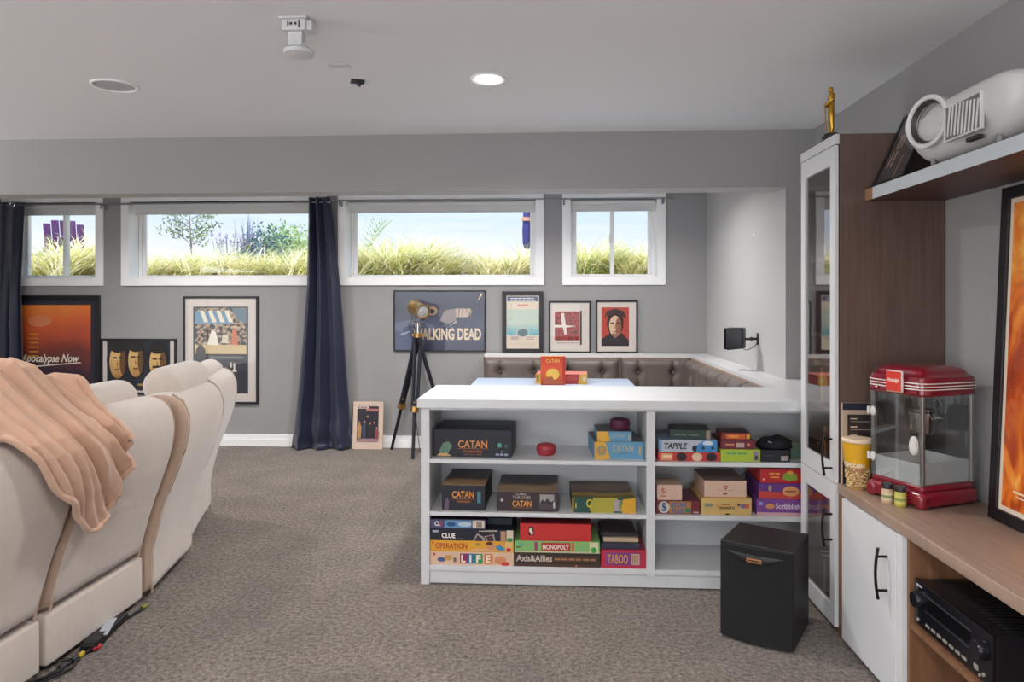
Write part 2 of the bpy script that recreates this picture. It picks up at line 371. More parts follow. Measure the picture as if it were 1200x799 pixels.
# made-up uplighter floor lamps, added outside the frame to brighten the ceiling
for x, y, w_, e_ in ((-.9, -1.4, 'behind the viewer', 60), (-5.5, 3.4, 'beside the sofa seats', 45), (1.2, .2, 'by the right wall behind the counter end', 28)):
    t_ = thing('added_uplighter', 'added black uplighter floor lamp '+w_, 'floor lamp', (x, y, 0))
    MB().lathe([(.14, 0), (.14, .015), (.02, .03)], seg=28).build('base', BLACKM, t_, smooth=True); MB().cyl((0, 0, .02), (0, 0, 1.72), .012, 12).build('pole', BLACKM, t_, smooth=True)
    MB().lathe([(.02, 1.70), (.09, 1.73), (.17, 1.80), (.168, 1.80), (.085, 1.735)], seg=32, cap=False).build('bowl_shade', WLAM, t_, smooth=True)
    l = lamp('ceiling_fill_light', 'AREA', (0, 0, 1.76), (R(180), 0, 0), e_, (1, .99, .97), shape='DISK', size=.2); l.parent = t_; l['kind'] = 'helper'
# ceiling mount with a round dome
p = onZ(348, 24, ZC)
t_ = thing('ceiling_mount', 'white ceiling bracket holding a round plate, hanging from the ceiling', 'mount', (p.x, p.y, ZC))
MB().box((-.058, -.05, -.008), (.058, .05, 0), bev=.002).build('mounting_plate', WLAM, t_)
mb = MB(); mb.box((-.05, -.04, -.052), (.05, .03, -.008), bev=.004); mb.box((.05, -.03, -.05), (.072, .03, -.012), bev=.003); mb.build('bracket_box', WLAM, t_)
mb = MB(); mb.box((-.026, -.042, -.04), (-.02, -.039, -.018)); mb.box((.02, -.042, -.045), (.026, -.039, -.015)); mb.cyl((-.01, -.039, -.028), (-.01, -.043, -.028), .006, 10); mb.cyl((.008, -.039, -.028), (.008, -.043, -.028), .006, 10)
mb.build('screws', mat('dark_screw', '5a5856', .4, metal=.6), t_)
mb = MB(); mb.box((-.03, -.025, -.115), (.03, .025, -.052), bev=.005); mb.cyl((-.004, -.024, -.095), (-.004, -.029, -.095), .006, 10); mb.box((.03, -.01, -.11), (.038, .01, -.095)); mb.build('neck', WLAM, t_)
MB().lathe([(.03, -.115), (.055, -.12), (.062, -.128), (.06, -.142), (.03, -.15)], seg=28, c=(.008, 0, 0)).build('round_plate', WLAM, t_, smooth=True)
p = onZ(398, 77, ZC)
o = MB().box((-.05, -.03, -.004), (.05, .03, 0), bev=.002).build('blank_cover_plate', WLAM, loc=(p.x, p.y, ZC)); tag(o, 'small blank white cover plate on the ceiling', 'cover plate')
p = onZ(419, 95, ZC)
t_ = thing('cable_grommet', 'small black cable outlet on the ceiling beside the white cover plate', 'cable outlet', (p.x, p.y, ZC), R(20))
MB().box((-.035, -.035, -.006), (.035, .035, 0), bev=.002).build('plate', BLACK, t_); mb = MB(); mb.tube([(0, 0, -.006), (.004, 0, -.02), (.016, 0, -.022)], .009, 8); mb.build('plug', mat('dark_blue_plug', '22264a', .4), t_, smooth=True)
p = onX(884, 275, XA)
o = MB().box((-.006, -.012, -.008), (0, .012, .008), bev=.002).build('wall_hook', WHITE, loc=(XA, p.y, p.z)); tag(o, 'tiny white hook on the bright alcove side wall', 'hook')

# ================================================================== BOOKCASE (half wall with shelves)
bk = thing('low_bookcase', 'long white low bookcase with open shelves full of board games', 'bookcase', (0, 3.7, 0))
S1, S2, S3, ST = .668, .388, .102, .022
def bb(a, b_, **kw): return MB().box((a[0], a[1]-3.7, a[2]), (b_[0], b_[1]-3.7, b_[2]), bev=.0015, **kw)
BX0, BX1, BYB = -.695, 1.74, 4.25
bb((BX0-.015, 3.67, .945), (BX1, 4.31, .992)).build('worktop', WLAM, bk)
bb((BX0, 3.7, 0), (-.648, BYB, .945)).build('side_panel', WLAM, bk)
bb((.498, 3.702, .06), (.544, BYB, .93)).build('divider', WLAM, bk)
bb((1.70, 3.702, 0), (BX1, BYB, .945)).build('side_panel', WLAM, bk)
bb((-.648, 3.7, .93), (1.70, 3.72, .945)).build('top_rail', WLAM, bk)
bb((-.648, 4.11, .06), (1.70, 4.13, .945)).build('back_panel', WLAM, bk)
bb((-.648, 4.13, 0), (1.70, BYB, .945)).build('rear_panel', WLAM, bk)
for xa, xb in ((-.648, .498), (.544, 1.70)):
    for z in (S1, S2): bb((xa, 3.703, z-ST), (xb, 4.11, z)).build('shelf', WLAM, bk)
    bb((xa, 3.701, S3-.027), (xb, 4.11, S3)).build('bottom_shelf', WLAM, bk)
bb((-.648, 3.712, .005), (1.70, 3.73, .075)).build('plinth', WLAM, bk)
# ledge running round the booth
lg = thing('booth_ledge', 'white ledge running round the back and side of the booth', 'ledge', (0, YB, .99))
def lb(a, b_): return MB().box((a[0], a[1]-YB, a[2]-.99), (b_[0], b_[1]-YB, b_[2]-.99), bev=.002)
lx0 = Xat(568, 7.0)
lb((lx0, 6.98, .955), (XA-.003, YB-.024, .99)).build('back_ledge', WLAM, lg)
lb((lx0+.02, 7.0, .0), (XA-.003, YB-.024, .955)).build('back_fascia', WLAM, lg)
lb((1.37, 4.32, .955), (XA-.002, 6.98, .99)).build('side_ledge', WLAM, lg)
lb((1.39, 4.32, 0), (XA-.002, 7.0, .955)).build('side_fascia', WLAM, lg)
o = MB().box((0, 0, 0), (XR-XA-.002, .475, .035), bev=.002).build('corner_ledge', WLAM, loc=(XA, 4.313, .955)); tag(o, 'white ledge corner joining the bookcase top to the wall by the tall cabinet', 'ledge')
# tufted cushions
LEA = mat('grey_brown_leather', '6d625d', .42, bump=.25, bscale=140, var=.12, vscale=6)
SEAM = mat('tan_piping', '9c7a5c', .5)
def cushion(name, label, L_, Hc, loc, rotz, ntuft, channels=False):
    t_ = thing(name, label, 'cushion', loc, rotz, None)
    nu, nv = 48, 24
    def fn(u, v):
        x = u*L_; z = v*Hc; d = .085
        ed = min(u*L_, (1-u)*L_, v*Hc, (1-v)*Hc); d *= min(1, (ed/.05))**.45 if ed > 0 else 0
        for k in range(ntuft):
            for zr in (.30, .72):
                cx = L_*(k+.5)/ntuft; dd = math.hypot(x-cx, z-zr*Hc); d -= .055*math.exp(-(dd/.035)**2)*(1 if ed > .02 else 0)
                d -= .014*math.exp(-((x-cx)/.02)**2)*(1 if ed > .03 else 0)
        return (x, -d-.02, z)
    mb = MB(); mb.grid(fn, nu, nv); mb.box((0, -.02, 0), (L_, 0, Hc))
    mb.build('cushion_pad', LEA, t_, smooth=True)
    mb = MB()
    for k in range(ntuft):
        for zr in (.30, .72): mb.lathe([(.002, -.006), (.012, -.003), (.012, .003)], c=(L_*(k+.5)/ntuft, -.062, zr*Hc), axis='Y', seg=10)
    mb.build('tuft_button', LEA, t_, smooth=True)
    mb = MB(); mb.tube([(.004, -.03, .02), (.004, -.045, Hc*.5), (.004, -.03, Hc-.004), (L_-.004, -.03, Hc-.004), (L_-.004, -.045, Hc*.5), (L_-.004, -.03, .02)], .005, 6); mb.build('piping', SEAM, t_, smooth=True)
    return t_
CZ, CH = .46, .50
xs_ = [Xat(566, 6.9), Xat(728, 6.9), Xat(811, 6.9)]
cushion('back_cushion', 'longer brown tufted leather cushion behind the red game boxes', xs_[1]-xs_[0]-.01, CH, (xs_[0], 6.995, CZ), 0, 4)
cushion('back_cushion', 'shorter brown tufted leather cushion in the booth corner under the back ledge', xs_[2]-xs_[1]-.01, CH, (xs_[1], 6.995, CZ), 0, 2)
ys_ = [6.86, 6.22, 5.55, 4.9, 4.34]
wl = ['corner-most grey leather cushion along the alcove side wall', 'second grey leather cushion from the booth corner along the side wall', 'third grey leather cushion from the booth corner along the side wall', 'grey leather side cushion closest to the bookcase']
for k in range(4): cushion('side_cushion', wl[k], ys_[k]-ys_[k+1]-.008, CH, (1.385, ys_[k], CZ), R(-90), 1)
SEATM = LEA
t_ = thing('booth_bench', 'leather bench seat of the booth behind the bookcase', 'bench', (0, 6.5, 0))
MB().box((lx0+.02, 0, 0), (1.30, .42, .42)).build('bench_base', WLAM, t_, loc=(0, -.02, 0)); MB().box((lx0+.02, 0, .42), (1.36, .40, .5), bev=.03, seg=3).build('seat_pad', SEATM, t_, loc=(0, -.02, -.04), smooth=True)
MB().box((.95, -2.1, 0), (1.36, -.03, .42)).build('bench_base', WLAM, t_); MB().box((.93, -2.1, .42), (1.285, -.03, .46), bev=.02, seg=3).build('seat_pad', SEATM, t_, smooth=True)
# booth table
t_ = thing('booth_table', 'pale blue-topped table in the booth behind the bookcase', 'table', (.01, 5.75, 0))
MB().box((-.70, -.85, .765), (.70, .78, .8), bev=.006, seg=3).build('tabletop', mat('pale_blue_top', 'b9c8de', .35), t_, smooth=True)
MB().cyl((0, 0, .03), (0, 0, .765), .045, 20).build('pedestal', BLACKM, t_, smooth=True); MB().lathe([(.3, 0), (.3, .015), (.05, .035)], seg=28).build('base', BLACKM, t_, smooth=True)

# ================================================================== CURTAINS AND RODS
CUR = mat('navy_curtain', '222740', .38, spec=.6, sheen=.2, bump=.15, bscale=260)
def curtain(label, prof, nf, seed, hem=.05):
    """prof: list of (z, xl, xr) from top to bottom at the curtain's plane"""
    yc = 7.07; x0 = (prof[0][1]+prof[0][2])/2
    t_ = thing('curtain', label, 'curtain', (x0, yc, 0), 0)
    zt, zb = prof[0][0], prof[-1][0]
    def at(z):
        for a, b_ in zip(prof, prof[1:]):
            if z >= b_[0]-1e-6:
                k = (a[0]-z)/(a[0]-b_[0]); return a[1]+(b_[1]-a[1])*k, a[2]+(b_[2]-a[2])*k
        return prof[-1][1:]
    def fn(u, v):
        z = zt+(zb-zt)*v; xl, xr = at(z); k = (zt-z)/(zt-zb)
        ph = u*nf*2*math.pi+seed
        amp = .028+.022*k+.012*math.sin(3*u+seed)
        y = amp*math.sin(ph+.5*math.sin(2.2*v+u*3))+.012*noise.noise(Vector((u*5, v*7, seed)))
        x = xl+(xr-xl)*(u+.012*math.sin(ph*2))
        if k > .82:                                     # crumpled where it meets the floor
            q = (k-.82)/.18; y -= hem*q*q*(1+noise.noise(Vector((u*4, q*3, seed)))*1.5); x += .03*q*noise.noise(Vector((u*6, q*4, seed+3)))
            z += .03*q*noise.noise(Vector((u*5, q*2, seed+9)))*(1 if k < .99 else .5)
        return (x-x0, y, max(z, .004))
    mb = MB(); mb.grid(fn, 120, 70); o = mb.build('cloth', CUR, t_, smooth=True)
    s_ = o.modifiers.new('t', 'SOLIDIFY'); s_.thickness = .004; s_.offset = 0
    return t_
def P7(px, py): p = onY(px, py, 7.05); return p.x, p.z
z_of = lambda py: onY(370, py, 7.05).z
curtain('dark navy curtain panel hanging between the second and third windows', [(z, P7(a, 300)[0], P7(b_, 300)[0]) for z, a, b_ in ((2.585, 359, 386), (z_of(260), 359, 390), (z_of(335), 357, 398), (z_of(450), 347.5, 406), (z_of(500), 342, 410), (.0, 340, 411))], 3.2, 1.3)
curtain('dark navy curtain at the left edge beside the small left window', [(z, P7(a, 300)[0], P7(b_, 300)[0]) for z, a, b_ in ((2.56, -34, 29), (z_of(335), -36, 24), (.0, -40, 26))], 5, 4.1)
def rod(name, label, xa, xb, z, brs):
    t_ = thing(name, label, 'curtain rod', (xa, 7.07, z))
    mb = MB(); mb.cyl((0, 0, 0), ((xb-xa)*.58, 0, 0), .0095, 12); mb.cyl(((xb-xa)*.58, 0, 0), (xb-xa, 0, 0), .0075, 12); mb.build('rod', mat('grey_metal', '8f979d', .35, metal=.8), t_, smooth=True)
    mb = MB(); mb.cyl((-.012, 0, 0), (0, 0, 0), .014, 12); mb.cyl((xb-xa, 0, 0), (xb-xa+.015, 0, 0), .014, 12); mb.build('end_cap', MATS['grey_metal'], t_, smooth=True)
    for bx in brs:
        mb = MB(); mb.box((bx-xa-.007, -.002, -.05), (bx-xa+.007, .004, .004), bev=.001); mb.box((bx-xa-.006, 0, -.016), (bx-xa+.006, YB-.0225-7.07, -.008)); mb.box((bx-xa-.01, YB-.028-7.07, -.05), (bx-xa+.01, YB-.0225-7.07, .012), bev=.001)
        mb.build('bracket', MATS['grey_metal'], t_)
X7 = lambda px: Xat(px, 7.07)
rod('curtain_rod', 'thin grey curtain rod across the two left windows', X7(-60), X7(385), 2.535, [X7(118)])
rod('curtain_rod', 'thin grey curtain rod across the two right windows', X7(391), X7(785), 2.55, [X7(397.5), X7(661), X7(778)])
for px, z, lb_ in ((20.5, 2.53, 'round steel grommet ring on the rod over the left-edge curtain'),):
    o = MB().lathe([(.026, -.006), (.033, -.003), (.033, .003), (.026, .006), (.02, .003), (.02, -.003), (.026, -.006)], axis='Y', seg=20, cap=False).build('grommet', CHROME, loc=(X7(px), 7.0, z), smooth=True)
    tag(o, lb_, 'curtain ring')

# ================================================================== FRAMED PICTURES
BFR = mat('black_frame', '141318', .35); MATB = mat('mat_board', 'cfc6bf', .8); BACK = mat('backing', '3a352f', .8)
def picture(name, label, W, Hh, loc, fw, mw, patches, texts=(), fcol=BFR, mcol=MATB, rot=(0, 0, 0), th=.022, glass=True, cat='picture', y_in=.010, extra=None, msides=None):
    t_ = thing(name, label, cat, loc, rot=rot)
    f = MB()
    f.box((0, -th, 0), (W, 0, fw), bev=.002); f.box((0, -th, Hh-fw), (W, 0, Hh), bev=.002); f.box((0, -th, fw), (fw, 0, Hh-fw), bev=.002); f.box((W-fw, -th, fw), (W, 0, Hh-fw), bev=.002)
    f.build('frame', fcol, t_)
    MB().box((fw*.5, -th+y_in, fw*.5), (W-fw*.5, -.002, Hh-fw*.5)).build('mat_board', mcol, t_)
    ml, mr, mt, mb_ = msides or (mw, mw, mw, mw)
    aw, ah = W-2*fw-ml-mr, Hh-2*fw-mt-mb_; yy = -th+y_in-.0004
    a = art(t_, patches, aw, ah); a.location = (fw+ml, yy, fw+mb_)
    if texts:
        l = lettering(a, [(s_, u*aw, v*ah, w_*aw, h_*ah, *r_) for s_, u, v, w_, h_, *r_ in texts], y=-.0045)
    if glass: MB().quad([(fw*.9, -th+.0025, fw*.9), (W-fw*.9, -th+.0025, fw*.9), (W-fw*.9, -th+.0025, Hh-fw*.9), (fw*.9, -th+.0025, Hh-fw*.9)]).build('glazing', PICGLASS, t_)
    return t_
def pos(l, t0, r_, b_, Y=7.155): a = onY(l, b_, Y); c_ = onY(r_, t0, Y); return a, c_.x-a.x, c_.z-a.z
WY = YB-.002
def bars(u0, v0, n, w_, h_, gap, col, jit=.2, seed=1):
    rr = random.Random(seed); o = []
    for k in range(n):
        v = v0-k*gap; x = u0
        while x < u0+w_-.03:
            q = w_*(.08+.14*rr.random()); q = min(q, u0+w_-x); o.append(('r', x, v, x+q, v+h_, col)); x += q+w_*.025
    return o
# big orange sunset poster
a, W, Hh = pos(2, 346, 116.5, 462)
om = ramp_mat('orange_sunset_print', [(0, '1d1020'), (.22, '3a1c2c'), (.42, '7a3226'), (.58, 'b2492a'), (.8, 'd9622a'), (1, 'ee9038')], size=Hh-.19, nz=.22, nscale=1.8)
picture('framed_poster', 'large black-framed orange sunset poster with brushed white script near the left curtain', W, Hh, (a.x, WY, a.z), .055, .048,
    [('r', 0, 0, 1, 1, om), ('e', .36, .80, .15, .07, ramp_mat('faint_glow', [(0, 'b5573a'), (1, 'd8825a')], size=.1)), *[('r', .22-.02*(k % 2), .63-.055*k, .34, .645-.055*k, 'd08a2c') for k in range(6)],
     ('p', [(.08, .205), (.88, .275), (.88, .288), (.08, .22)], 'e8dccb')],
    [('Apocalypse Now', .12, .255, .74, .13, 'eee3d2', .02, .35), ('#3', .5, .015, .2, .012, '8c6a5a')], mcol=mat('dark_mat', '262334', .6))
# three faces
a, W, Hh = pos(117.5, 397, 206, 462)
fc = ramp_mat('face_left', [(0, '4a2f18'), (.5, 'a9793e'), (1, 'd8b070')], size=.3, nz=.4, nscale=14)
def face(cx, cy, rx, ry, seed):
    return [('e', cx, cy+.03, rx*1.35, ry*1.2, '15131c'), ('e', cx, cy, rx, ry, fc), ('e', cx+rx*.62, cy-.01, rx*.36, ry*.74, '6b4826'), ('e', cx, cy+ry*.86, rx*.95, ry*.34, '1a130f'), ('r', cx-rx*.6, cy+ry*.18, cx-rx*.05, cy+ry*.27, '2a180e'), ('r', cx+rx*.15, cy+ry*.18, cx+rx*.6, cy+ry*.27, '1a100a'),
            ('p', [(cx-.005, cy+ry*.1), (cx+rx*.12, cy-ry*.25), (cx-rx*.1, cy-ry*.25)], '8a5c2c'), ('r', cx-rx*.3, cy-ry*.52, cx+rx*.2, cy-ry*.44, '5a2e18')]
picture('framed_poster', 'black-framed wide poster of three shadowed faces behind the sofa', W, Hh, (a.x, WY, a.z), .022, .045,
    [('r', 0, 0, 1, 1, '14161f'), ('r', .46, 0, 1, 1, '1b2430'), *face(.17, .58, .13, .34, 1), *face(.46, .60, .12, .33, 2), *face(.81, .56, .13, .34, 3), ('r', .73, .46, .86, .50, '17100c'), ('r', .5, .10, .95, .14, 'b58e3e')], msides=(.045, .045, .0, .02))
# tall street scene
a, W, Hh = pos(214, 347, 302.3, 473)
cm = ramp_mat('crowd_print', [(0, '1a1a1e'), (.3, '3d3230'), (.45, '7d6a58'), (.6, 'cdbca4'), (.75, '8a5a42'), (1, '2c3038')], size=60, off=.42, nz=1.3, nscale=22)
picture('framed_poster', 'tall framed poster of a crowd under a blue and white striped awning', W, Hh, (a.x, WY, a.z), .024, .085,
    [('r', 0, 0, 1, 1, '23242f'), ('r', .0, .44, 1, 1, '2b2628'), ('r', .03, .455, .97, .985, cm), ('r', .03, .455, .97, .56, ramp_mat('sand_print', [(0, 'a08a64'), (1, 'd0b98c')], size=.1, nz=.3, nscale=20)),
     ('p', [(.03, .84), (.03, .95), (.6, .95), (.72, .80), (.03, .80)], '6f93ad'), *[('p', [(.12+.15*k, .955), (.19+.15*k, .955), (.28+.15*k, .82), (.2+.15*k, .82)], 'e6ddc8') for k in range(4)],
     ('p', [(.7, .98), (.97, .98), (.97, .80), (.8, .86)], '5f7786'), ('p', [(.25, .56), (.35, .74), (.42, .7), (.47, .56)], 'ece4d4'), ('p', [(.69, .56), (.72, .74), (.79, .74), (.82, .56)], 'c9734a'), ('e', .755, .765, .025, .02, 'd8a47c'), ('e', .14, .48, .09, .06, '3a3430'), ('e', .14, .53, .05, .035, '4a3c34'),
     ('p', [(.52, .58), (.54, .68), (.63, .68), (.65, .58)], 'd9cdb6'), ('r', .3, .40, .92, .43, '6e6a6c'), ('r', .69, .07, .80, .13, 'd8d2c2'), ('r', .72, .25, .8, .27, 'd8d2c2'), ('r', .68, .30, .71, .36, 'd8d2c2'), ('r', .74, .27, .77, .35, 'd8d2c2')], msides=(.085, .085, .085, .085))
# wide dark poster
a, W, Hh = pos(461, 340, 569, 411.5)
dm = ramp_mat('dusk_print', [(0, '343a52'), (.35, '4b5168'), (.6, '3b3f52'), (1, '4d5363')], size=Hh, nz=.3, nscale=3)
picture('framed_poster', 'wide dark blue-grey poster with big cream capital lettering behind the tripod lamp', W, Hh, (a.x, WY, a.z), .013, .0,
    [('r', 0, 0, 1, 1, dm), ('p', [(0, .45), (.25, .55), (.45, .4), (.3, 0), (0, 0)], '5b6480'), ('e', .42, .67, .06, .075, 'a08674'), ('e', .415, .66, .03, .04, '2a2a34'),
     ('p', [(.5, .5), (.56, .68), (.72, .72), (.68, .5), (.6, .45)], '8b8284'), *[('p', [(.68+.045*k, .71), (.715+.045*k, .71), (.71+.035*k, .56), (.685+.03*k, .57)], 'b9a697') for k in range(4)],
     ('p', [(.6, .4), (.69, .48), (.69, .5)], 'e0c9a0'), ('p', [(.92, .83), (.98, .95), (.965, .97)], 'e3c59a'), ('p', [(.83, .55), (.86, .67), (.85, .68)], 'e3c59a'), ('p', [(.05, .27), (.17, .33), (.18, .31), (.09, .25)], '9aa3bb')],
    [('WALKING DEAD', .20, .175, .765, .20, 'd9c7ab', .035), ('THE', .22, .40, .07, .05, 'd9c7ab', .03)], mcol=BFR)
LZ = .9902
# three on the ledge
a, W, Hh = pos(588.5, 341, 636.8, 413)
picture('framed_poster', 'black-framed movie poster with a small red title over teal water on the ledge', W, Hh, (a.x, WY-.012, LZ), .043, .0,
    [('r', 0, 0, 1, 1, 'd6c8b6'), ('r', .03, .89, .97, .98, '34406e'), *bars(.12, .935, 2, .76, .02, .035, 'd9d4d4', seed=3), ('r', .02, .26, .98, .74, ramp_mat('teal_water_print', [(0, '2e7d8c'), (.6, '5fa3ab'), (1, 'b6c3b4')], size=.26, nz=.15, nscale=8)),
     ('p', [(.28, .26), (.34, .37), (.45, .43), (.58, .42), (.68, .33), (.7, .26)], 'a8b4ae'), ('e', .5, .30, .16, .07, '45636a'), *bars(.14, .21, 2, .24, .014, .035, '9a8a80', seed=5), *bars(.62, .21, 2, .24, .014, .035, '9a8a80', seed=6), *bars(.1, .1, 2, .8, .008, .03, 'a99c90', seed=8)],
    [('JAWS', .33, .79, .33, .045, 'c2402c', .03, .2)])
a, W, Hh = pos(643, 352, 692.5, 413)
rm = ramp_mat('red_black_print', [(0, '1c0f10'), (.4, '6d1f1c'), (.6, 'b8352a'), (1, '2a1516')], size=60, off=.5, nz=1.5, nscale=34)
picture('framed_print', 'framed red and black abstract print with a pale cross shape in a white mat', W, Hh, (a.x, WY-.012, LZ), .018, .06,
    [('r', 0, 0, 1, 1, 'cfc3bb'), ('r', .03, .13, .93, .96, rm), ('p', [(.26, .9), (.36, .92), (.42, .62), (.47, .3), (.38, .3), (.28, .62)], 'd8cdc6'), ('p', [(.03, .58), (.48, .56), (.8, .54), (.48, .5), (.03, .5)], 'd9cfc8'), ('r', .94, .0, 1, .98, '241c20'), ('r', .1, .04, .9, .08, 'b3a8a2')], msides=(.035, .075, .075, .065))
a, W, Hh = pos(698, 351, 747.3, 413)
picture('framed_print', 'framed red portrait print of a man in a dark cap in a white mat', W, Hh, (a.x, WY-.012, LZ), .018, .06,
    [('r', 0, 0, 1, 1, 'b0402f'), ('p', [(0, 0), (0, .17), (.3, .33), (.75, .33), (1, .14), (1, 0)], '2b2226'), ('e', .5, .60, .30, .34, '2f1c16'), ('e', .5, .52, .22, .27, 'd8b89a'), ('e', .62, .5, .11, .24, '8f5f48'), ('p', [(.1, .72), (.2, .9), (.5, .97), (.82, .9), (.92, .7), (.8, .76), (.5, .84), (.2, .78)], '3a2c28'), ('r', .33, .58, .46, .61, '2c1a16'), ('r', .56, .58, .7, .61, '2c1a16'), ('p', [(.49, .58), (.54, .44), (.47, .44)], 'b58a6c'), ('r', .42, .36, .58, .385, '8e3c30'), ('p', [(.36, .3), (.5, .2), (.64, .3), (.6, .33), (.4, .33)], '9c7460')], msides=(.04, .07, .055, .055))
# small print standing on the floor
p = onZ(411, 527.5, 0); W, Hh = .315, .485
pp = picture('unframed_print', 'small pale-bordered group photo print leaning against the wall on the carpet', W, Hh, (p.x, 7.085, 0.001), .003, .035,
    [('r', 0, 0, 1, 1, '2c2633'), ('r', 0, .87, .55, 1, 'd6c0b2'), ('r', .0, .93, 1, 1, 'd6c0b2'), *[('r', .02+.16*k, .955, .14+.16*k, .975, '2a2228') for k in range(6)], *[('r', .02+.16*k, .895, .13+.16*k, .915, '2a2228') for k in range(3)],
     ('r', .42, .80, .98, .87, 'b7746e'), ('p', [(.0, .0), (.0, .06), (1, .12), (1, .0)], 'a8828a'), *[q for k, (cx, h_, c_) in enumerate(((.12, .5, 'b98a5c'), (.36, .52, '3b4a6a'), (.5, .66, '201c26'), (.62, .48, '2b2a30'), (.82, .5, '25222a'), (.94, .36, '8d4a4c'))) for q in (('p', [(cx-.08, .08), (cx-.10, h_-.12), (cx-.04, h_-.03), (cx+.04, h_-.03), (cx+.10, h_-.12), (cx+.08, .08)], c_), ('e', cx, h_, .042, .035, 'b08468'))]],
    fcol=mat('pale_edge', 'd2b7a6', .7), mcol=mat('pale_card', 'd8bfae', .8), rot=(R(-6), 0, 0), th=.008, glass=False, y_in=.002, msides=(.04, .045, .02, .075))

# ================================================================== TRIPOD LAMP
tl = thing('tripod_lamp', 'brass spotlight floor lamp on black wooden tripod legs beside the bookcase', 'floor lamp', (-1.33, 6.93, 0))
top = Vector((0, 0, 1.17)); NAVY = mat('black_lacquer_wood', '181a26', .35)
feet = [Vector((.0, -.27, 0)), Vector((-.305, .16, 0)), Vector((.33, .10, 0))]
for fo in feet:
    mb = MB(); d = (fo-top); side = d.cross(Vector((0, 0, 1))).normalized()
    for s_ in (-1, 1):
        a = top+side*.030*s_+Vector((0, 0, -.01)); b_ = top+d*.60+side*.021*s_
        mb.cyl(a, b_, .018, 8)
    mb.cyl(top+d*.50, fo, .019, 10, r2=.015); mb.build('leg', NAVY, tl, smooth=True)
    mb = MB(); mb.cyl(top+d*.585, top+d*.63, .042, 14); mb.cyl(top+d*.545+side*.0-Vector((0, .025, 0)), top+d*.545-Vector((0, .04, 0)), .008, 10); mb.build('leg_clamp', BRASS, tl, smooth=True)
mb = MB(); mb.cyl((0, 0, 1.155), (0, 0, 1.20), .042, 20); mb.box((-.055, -.02, 1.165), (.055, .02, 1.195), bev=.004); mb.build('hub', BRASS, tl, smooth=True)
mb = MB(); mb.cyl((0, 0, 1.20), (0, 0, 1.30), .013, 12); mb.tube([(-.078, .0, 1.44), (-.082, 0, 1.36), (-.045, 0, 1.30), (.045, 0, 1.30), (.082, 0, 1.36), (.078, 0, 1.44)], .006, 8); mb.build('yoke', CHROME, tl, smooth=True)
hd = bpy.data.objects.new('lamp_head', None)
hm = MB(); hm.lathe([(.001, -.115), (.058, -.112), (.07, -.10), (.071, -.06), (.073, -.058), (.073, -.05), (.071, -.048), (.072, .10), (.078, .102), (.078, .118), (.070, .12), (.068, .09), (.001, .085)], seg=32, cap=False)
hm.bm.transform(Matrix.Translation((0, 0, 1.44)) @ Matrix.Rotation(R(38), 4, 'Z') @ Matrix.Rotation(R(103), 4, 'X'))
hh = hm.build('lamp_head', BRASS, tl, smooth=True); bpy.data.objects.remove(hd)
hm = MB(); hm.lathe([(.001, .112), (.05, .109), (.069, .10)], seg=28, cap=False); hm.bm.transform(Matrix.Translation((0, 0, 1.44)) @ Matrix.Rotation(R(38), 4, 'Z') @ Matrix.Rotation(R(103), 4, 'X'))
hm.build('lens', mat('frosted_lens', 'a9a8a5', .25), hh, smooth=True)
mb = MB(); mb.tube([(-.02, .07, 1.42), (-.07, .1, 1.2), (-.09, .1, .9), (-.10, .1, .5), (-.02, .02, .3), (.02, .0, .02), (.06, .15, .008)], .0035, 6); mb.build('cord', BLACK, tl, smooth=True)

